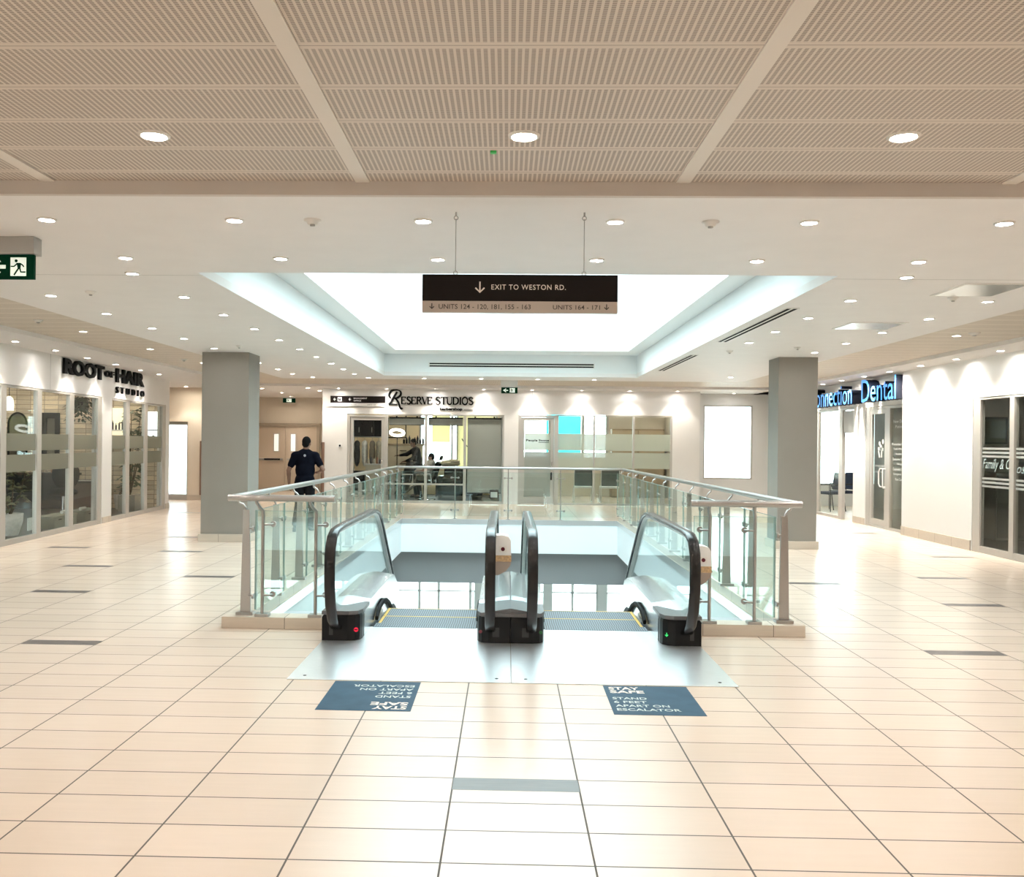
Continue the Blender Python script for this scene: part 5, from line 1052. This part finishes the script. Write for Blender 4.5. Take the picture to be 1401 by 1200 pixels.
for (a, b_, z, lb) in ((-2.34, -1.77, 1.63, 'pale sun blind half drawn on the barbershop rear window'), (-1.52, -.36, .86, 'cream sun blind drawn down the right part of the barbershop rear window')):
    m = MB(); m.box(a, b_, 28.44, 28.446, z, 2.56); tag(m.build('sun_blind', shade), lb, 'sun blind', 'sun blinds of the barbershop rear window')
m = MB(); m.tube([(-1.40, 28.3, 1.75), (-1.28, 28.3, 1.56), (-1.12, 28.3, 1.42), (-.92, 28.3, 1.33)], .018, 6); tag(m.build('black_cable', T['dark']), 'curved dark cable before the cream shade in the barbershop', 'cable')  # curved black cable before the rear window blind
# ring light
t = thing('ring_light', 'glowing white oval ring light on a stand in the barbershop', 'ring light', (-3.14, 26.0, 0)); m = MB(); RT = Matrix.Rotation(1.12, 3, 'X'); m.tube([Vector((-3.14, 26, 1.895)) + RT @ Vector((.19 * math.cos(a * PI / 16), 0, .19 * math.sin(a * PI / 16))) for a in range(32)], .038, 8, closed=True); m.build('ring', emis('ring_glow', (1, .96, .9), 6), t); m = MB(); m.cyl((-3.14, 26.05, .02), (-3.14, 26.05, 1.75), .012, n=8); [m.cyl((-3.14, 26.05, .25), (-3.14 + .25 * math.cos(a), 26.05 + .25 * math.sin(a), .018), .01, n=6) for a in (0, 2.1, 4.2)]; m.build('stand', T['black'], t)
# rear shelf with bottles
t = thing('wall_shelf', 'wooden shelf and drawers against the cream wall of the barbershop', 'shelf', (-3.15, 28.2, 0)); m = MB(); m.box(-3.95, -2.55, 28.1, 28.48, 1.52, 1.58, .004); m.build('board', mat('shelf_wood', (.42, .33, .22), .5), t); m = MB(); m.box(-3.9, -2.6, 28.12, 28.48, .008, 1.519); cb = m.build('cabinet', mat('cabinet_cream', (.62, .53, .38), .5), t)
for z in (.35, .75, 1.15): m = MB(); m.box(-3.3, -3.1, 28.09, 28.119, z + .2, z + .22); m.build('handle', T['dark'], cb)
for k in range(8): x = -3.2 + k * .085; h = .15 + .05 * (k % 3); m = MB(); m.lathe([(.034, 0), (.034, h * .7), (.015, h * .85), (.015, h), (0, h)], (x, 28.3, 1.581), 10); tag(m.build('bottle', T['black']), 'black bottle on the wooden shelf of the barbershop', 'bottle', 'bottles on the barbershop shelf')
# dark wall cabinet, coats, shelf unit on the left wall
t = thing('wall_cabinet', 'black wall cupboard high behind the barbershop door', 'cabinet', (-4.3, 27.0, 1.72)); m = MB(); m.box(-4.7, -3.55, 26.9, 27.3, 1.78, 2.36, .006); m.build('body', T['blackm'], t)
for x in (-4.68, -4.30, -3.93): m = MB(); m.box(x, x + .36, 26.875, 26.899, 1.80, 2.34, .004); d = m.build('door', T['black'], t); m = MB(); m.box(x + .30, x + .315, 26.855, 26.874, 1.9, 2.05); m.build('handle', T['steel'], d)
for k, (x, colr, lb) in enumerate(((-4.55, (.62, .56, .46), 'cream coat hanging behind the barbershop door'), (-4.33, (.03, .03, .03), 'black coat hanging behind the barbershop door'), (-4.11, (.70, .68, .62), 'white apron hanging behind the barbershop door'), (-3.89, (.20, .17, .12), 'brown jacket hanging behind the barbershop door'), (-3.70, (.35, .30, .22), 'tan jacket hanging next to the barbershop door edge'))):
    t = thing('hanging_coat', lb, 'coat', (x, 26.3, .9), 0, 'coats hanging in the barbershop'); m = MB(); m.ball((0, 0, .38), (.09, .15, .38), None, 14); m.ball((0, 0, .65), (.085, .19, .12), None, 14); m.ball((.02, -.16, .35), (.05, .05, .30), None, 10); m.ball((.02, .16, .35), (.05, .05, .30), None, 10); mesh_part('garment', blob(m, .016, 6), mat('cloth_%d' % k, colr, .9, noise=.2, nscale=10), t); m = MB(); m.tube([(x, 26.3, 1.66), (x, 26.3, 1.74), (x, 26.27, 1.76), (x, 26.25, 1.74)], .006, 6); m.build('hook', T['steel'], t)
m = MB(); m.cyl((-4.75, 26.3, 1.765), (-3.50, 26.3, 1.765), .014, n=8); m.cyl((-3.52, 26.3, .01), (-3.52, 26.3, 1.765), .014, n=8); tag(m.build('coat_rail', T['steel']), 'steel rail carrying the coats in the barbershop', 'coat rail')
t = thing('trolley', 'black trolley with drawers below the hanging coats', 'trolley', (-4.1, 25.9, 0)); m = MB(); m.box(-4.5, -4.02, 25.65, 26.0, .06, .80, .01); m.build('body', T['blackm'], t)
for z in (.10, .33, .56): m = MB(); m.box(-4.47, -4.05, 25.63, 25.649, z, z + .2, .004); d = m.build('drawer', T['greyd'], t); m = MB(); m.box(-4.33, -4.19, 25.615, 25.629, z + .10, z + .12); m.build('handle', T['steel'], d)
m = MB(); [m.ball((x, y, .03), .029, None, 8) for x in (-4.45, -4.07) for y in (25.7, 25.95)]; m.build('caster', T['black'], t)
t = thing('display_cabinet', 'cream cabinet with small items beside the barbershop door', 'cabinet', (-3.73, 25.62, 0)); m = MB(); m.box(-3.95, -3.52, 25.45, 25.8, .007, .98, .008); m.build('body', mat('cabinet_white', (.68, .62, .50), .5), t); m = MB(); m.box(-3.97, -3.50, 25.43, 25.82, .981, 1.01, .003); m.build('top', T['signw'], t)
for k in range(5): x = -3.90 + k * .085; h = .10 + .05 * (k % 2); m = MB(); m.lathe([(.028, 0), (.03, h), (.018, h + .02), (.018, h + .04), (0, h + .04)], (x, 25.62, 1.011), 10); tag(m.build('jar', mat('jar_%d' % k, [(.5, .45, .35), (.05, .05, .05), (.6, .58, .5), (.3, .12, .06), (.08, .08, .1)][k], .3)), ['beige', 'black', 'white', 'brown', 'dark blue'][k] + ' jar on the cream cabinet in the barbershop', 'jar', 'jars on the cream cabinet')
t = thing('framed_poster', 'small cream poster on the barbershop rear wall above the coats', 'poster', (-3.35, 28.48, 1.8)); m = MB(); m.box(-3.75, -3.15, 28.47, 28.495, 1.75, 2.5); m.build('frame', T['dark'], t); m = MB(); m.box(-3.72, -3.18, 28.465, 28.469, 1.78, 2.47); m.build('print', mat('poster_cream', (.7, .58, .38), .6), t)
# barber chairs
def barber_chair(loc, rz, lb):
    t = thing('barber_chair', lb, 'chair', (0, 0, 0), 0, 'black barber chairs'); m = MB(); m.lathe([(.30, .007), (.30, .03), (.06, .05), (.055, .42), (0, .42)], (0, 0, 0), 22); m.build('pedestal', T['chrome'], t)
    m = MB(); m.box(-.27, .27, -.24, .28, .42, .55, .04); m.build('seat', T['rubber'], t); RX = Matrix.Translation((0, -.30, .82)) @ Matrix.Rotation(.38, 4, 'X'); m = MB(); m.mbox(RX, .50, .10, .58, .04); m.build('backrest', T['rubber'], t)
    m = MB(); m.mbox(Matrix.Translation((0, -.46, 1.19)) @ Matrix.Rotation(.38, 4, 'X'), .26, .07, .14, .03); m.build('headrest', T['rubber'], t)
    for s in (-1, 1): m = MB(); m.tube([(s * .31, -.24, .48), (s * .33, -.22, .74), (s * .33, .18, .74), (s * .31, .22, .50)], .022, 8); m.build('armrest', T['chrome'], t)
    m = MB(); m.tube([(-.16, .26, .44), (-.16, .56, .20), (.16, .56, .20), (.16, .26, .44)], .015, 8); m.box(-.2, .2, .54, .60, .18, .23, .01); m.build('footrest', T['chrome'], t); t.location = loc; t.rotation_euler = (0, 0, rz); WM[t] = Matrix.Translation(loc) @ Matrix.Rotation(rz, 4, 'Z'); return t
bc = barber_chair((-2.30, 25.75, 0), 1.45, 'black barber chair occupied by the person under the cape'); tr = grab(bc)
dup(bc, (-2.98, 25.35, 0), 2.2, 'empty black barber chair between the shop door and the seated person', None, tr)
t = thing('sofa', 'black leather sofa behind the barbershop window, right of the seated person', 'sofa', (-1.37, 26.6, 0)); m = MB(); m.box(-1.85, -.85, 26.3, 27.05, .10, .46, .03); m.build('base', T['rubber'], t); m = MB(); m.box(-1.85, -.85, 26.9, 27.15, .46, .92, .05); m.build('backrest', T['rubber'], t)
for a, b_ in ((-2.01, -1.86), (-.84, -.69)): m = MB(); m.box(a, b_, 26.3, 27.15, .10, .66, .04); m.build('armrest', T['rubber'], t)
for a, b_ in ((-1.84, -1.36), (-1.34, -.86)): m = MB(); m.box(a, b_, 26.29, 26.89, .465, .60, .035); m.build('cushion', T['rubber'], t)
for x in (-1.95, -.75):
    for y in (26.35, 27.1): m = MB(); m.cyl((x, y, .006), (x, y, .11), .025, n=8); m.build('leg', T['steel'], t)
m = MB(); m.ball((-1.75, 27.45, 1.0), (.36, .2, .10), None, 16); m.ball((-1.6, 27.4, 1.06), (.2, .16, .08), None, 14); tag(m.build('towel_pile', mat('cream_towel', (.72, .66, .48), .9, noise=.1, nscale=20)), 'heap of cream towels behind the black sofa', 'towels')
t = thing('side_table', 'dark side table carrying the heap of cream towels', 'table', (-1.8, 27.45, 0)); m = MB(); m.box(-2.15, -1.45, 27.2, 27.7, .84, .90, .004); m.build('top', T['greyd'], t)
for x in (-2.1, -1.5):
    for y in (27.25, 27.65): m = MB(); m.box(x - .02, x + .02, y - .02, y + .02, .007, .839); m.build('leg', T['greyd'], t)
t = thing('hair_wash_chair', 'black chair with headrest at the right end of the barbershop', 'chair', (-1.25, 27.6, 0)); m = MB(); m.box(-1.4, -.75, 27.5, 28.0, .40, .56, .04); m.build('seat', T['rubber'], t); m = MB(); m.mbox(Matrix.Translation((-.82, 27.75, .95)) @ Matrix.Rotation(.5, 4, 'Y'), .12, .46, .8, .04); m.build('backrest', T['rubber'], t); m = MB(); m.box(-1.3, -.85, 27.6, 27.9, .007, .399); m.build('base', T['black'], t)
for i, (x, y) in enumerate(((-4.0, 25.3), (-2.4, 25.3), (-1.0, 25.3), (-4.0, 27.3), (-2.4, 27.3), (-1.0, 27.3))): put(*((shop_light, tree_i) if y > 26 else (base_light, tree_s)), x, y, Z0, 'added downlight brightening the inside of the barbershop', 'added downlights inside the barbershop')  # downlights added to brighten the barbershop

# rear office
m = MB()
for a, b_, z0, z1 in ((-.02, .3, 0, Z0), (.3, 3.15, 0, 1.2), (.3, 3.15, 2.75, Z0), (3.15, 5.1, 0, Z0)): m.box(a, b_, 28.5, 28.65, z0, z1)
m.box(4.9, 5.08, 25.52, 28.5, 0, Z0); strip('wall_office', 'rear wall of the office with a wide window', m, mat('office_paint', (.62, .56, .46), .6))
t = thing('window_11', 'outside window of the rear office', None, (1.6, 28.5, 1.2), kind='structure'); m = MB(); [m.box(x - .04, x + .04, 28.5, 28.6, 1.2, 2.75) for x in (.34, 1.33, 2.36, 3.11)]; m.build('frame', T['grey'], t); m = MB(); m.box(.34, 3.11, 28.56, 28.57, 1.2, 2.75); m.build('pane', T['pane'], t)
m = MB(); m.box(1.42, 2.66, 33, 33.4, -1, 5.5); tag(m.build('building', mat('cyan_wall', (.02, .52, .58), .6)), 'turquoise wall outside the rear office window', 'building')
def office_chair(loc, lb):
    t = thing('office_chair', lb, 'chair', loc, 0, 'grey backed chairs in the rear office'); x, y, z = loc; m = MB(); m.box(x - .24, x + .24, y - .03, y + .03, .47, .93, .015); m.build('backrest', mat('grey_mesh', (.13, .145, .14), .8), t)
    m = MB(); m.box(x - .25, x + .25, y + .035, y + .5, .40, .455, .015); m.build('seat', T['signw'], t)
    for s in (-1, 1): m = MB(); m.tube([(x + s * .255, y, .9), (x + s * .255, y, .41), (x + s * .255, y - .06, .02), (x + s * .255, y + .45, .02), (x + s * .255, y + .42, .40)], .013, 8); m.build('frame', T['signw'], t)
office_chair((2.12, 25.3, 0), 'grey backed white framed chair in the rear office, the left of two'); office_chair((2.86, 25.3, 0), 'grey backed white framed chair in the rear office, the right of two')
t = thing('office_cabinet', 'brown cabinet row at the right end of the rear office', 'cabinet', (3.9, 28.2, 0)); m = MB(); m.box(3.2, 4.8, 28.0, 28.48, .007, 2.1, .006); m.build('body', mat('cabinet_brown', (.30, .23, .15), .5), t)
for x in (3.22, 4.02): m = MB(); m.box(x, x + .76, 27.975, 27.999, .05, 2.05, .004); m.build('door', mat('cabinet_tan', (.40, .32, .22), .5), t)
for x, y in ((1, 25.6), (2.6, 25.6), (4.2, 25.6), (1, 27.4), (2.6, 27.4), (4.2, 27.4)): put(shop_light, tree_i, x, y, Z0, 'added downlight brightening the inside of the rear office', 'added downlights inside the rear office')  # downlights added to light the office from inside

# dental waiting room
m = MB(); m.box(11.3, 11.45, 17, 25.3, 0, Z0).box(7.65, 11.3, 17.0, 17.15, 0, Z0); strip('wall_clinic', 'walls of the dental waiting room', m, T['wall'])
m = MB(); m.box(7.75, 7.9, 17.2, 19.5, .007, 2.6); strip('partition_clinic', 'grey partition behind the dental door', m, mat('partition_grey', (.30, .31, .29), .5))
def wait_chair(loc, rz, lb, tree=None):
    t = thing('waiting_chair', lb, 'chair', (0, 0, 0), 0, 'dark blue waiting room chairs'); fab = mat('navy_fabric', (.02, .03, .06), .8); m = MB(); m.box(-.23, .23, -.22, .24, .43, .50, .025); m.build('seat', fab, t); m = MB(); m.mbox(Matrix.Translation((0, -.26, .75)) @ Matrix.Rotation(.15, 4, 'X'), .46, .06, .44, .028); m.build('backrest', fab, t)
    for s in (-1, 1):
        m = MB(); m.tube([(s * .25, .2, .01), (s * .25, .2, .66), (s * .25, -.2, .66), (s * .25, -.26, .55)], .012, 8); m.build('front_leg', T['black'], t); m = MB(); m.tube([(s * .22, -.2, .45), (s * .23, -.27, .01)], .012, 8); m.build('rear_leg', T['black'], t); m = MB(); m.box(s * .25 - .025, s * .25 + .025, -.2, .2, .662, .685, .008); m.build('armrest', T['black'], t)
    t.location = loc; t.rotation_euler = (0, 0, rz); return t
wc = wait_chair((8.62, 23.7, 0), 1.9, 'dark blue waiting chair seen in the open gap of the dental clinic'); tr = grab(wc)
dup(wc, (8.15, 23.2, 0), 1.9, 'dark blue waiting chair behind the glass leaf of the dental clinic', None, tr)
for x, y in ((8.4, 20.5), (8.4, 22.5), (9.9, 21.5), (9.9, 24.0), (9.8, 18.5)): put(shop_light, tree_i, x, y, Z0, 'added downlight brightening the inside of the dental clinic', 'added downlights inside the dental clinic')  # downlights added to light the clinic from inside
# room behind the striped window
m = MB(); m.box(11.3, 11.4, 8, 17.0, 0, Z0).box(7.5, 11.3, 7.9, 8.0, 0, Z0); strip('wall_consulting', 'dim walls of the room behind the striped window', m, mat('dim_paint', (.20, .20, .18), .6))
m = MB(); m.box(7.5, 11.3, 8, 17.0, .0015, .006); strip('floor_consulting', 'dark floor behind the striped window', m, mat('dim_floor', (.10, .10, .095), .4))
t = thing('filing_cabinet', 'grey cabinet in the dim room behind the striped window', 'cabinet', (9.2, 16.5, 0)); m = MB(); m.box(8.6, 9.9, 16.3, 16.9, .007, 1.2, .01); m.build('body', T['grey'], t)
for x in (8.62, 9.27): m = MB(); m.box(x, x + .61, 16.275, 16.299, .05, 1.15, .004); m.build('door', mat('cab_grey', (.28, .28, .26), .5), t)
t = thing('framed_picture', 'dark framed picture on the wall behind the striped window', 'picture', (9.0, 16.98, 1.6)); m = MB(); m.box(8.65, 9.15, 16.96, 16.995, 1.7, 2.2); m.build('frame', T['greyd'], t); m = MB(); m.box(8.69, 9.11, 16.955, 16.959, 1.74, 2.16); m.build('print', mat('print_olive', (.12, .12, .09), .6), t)
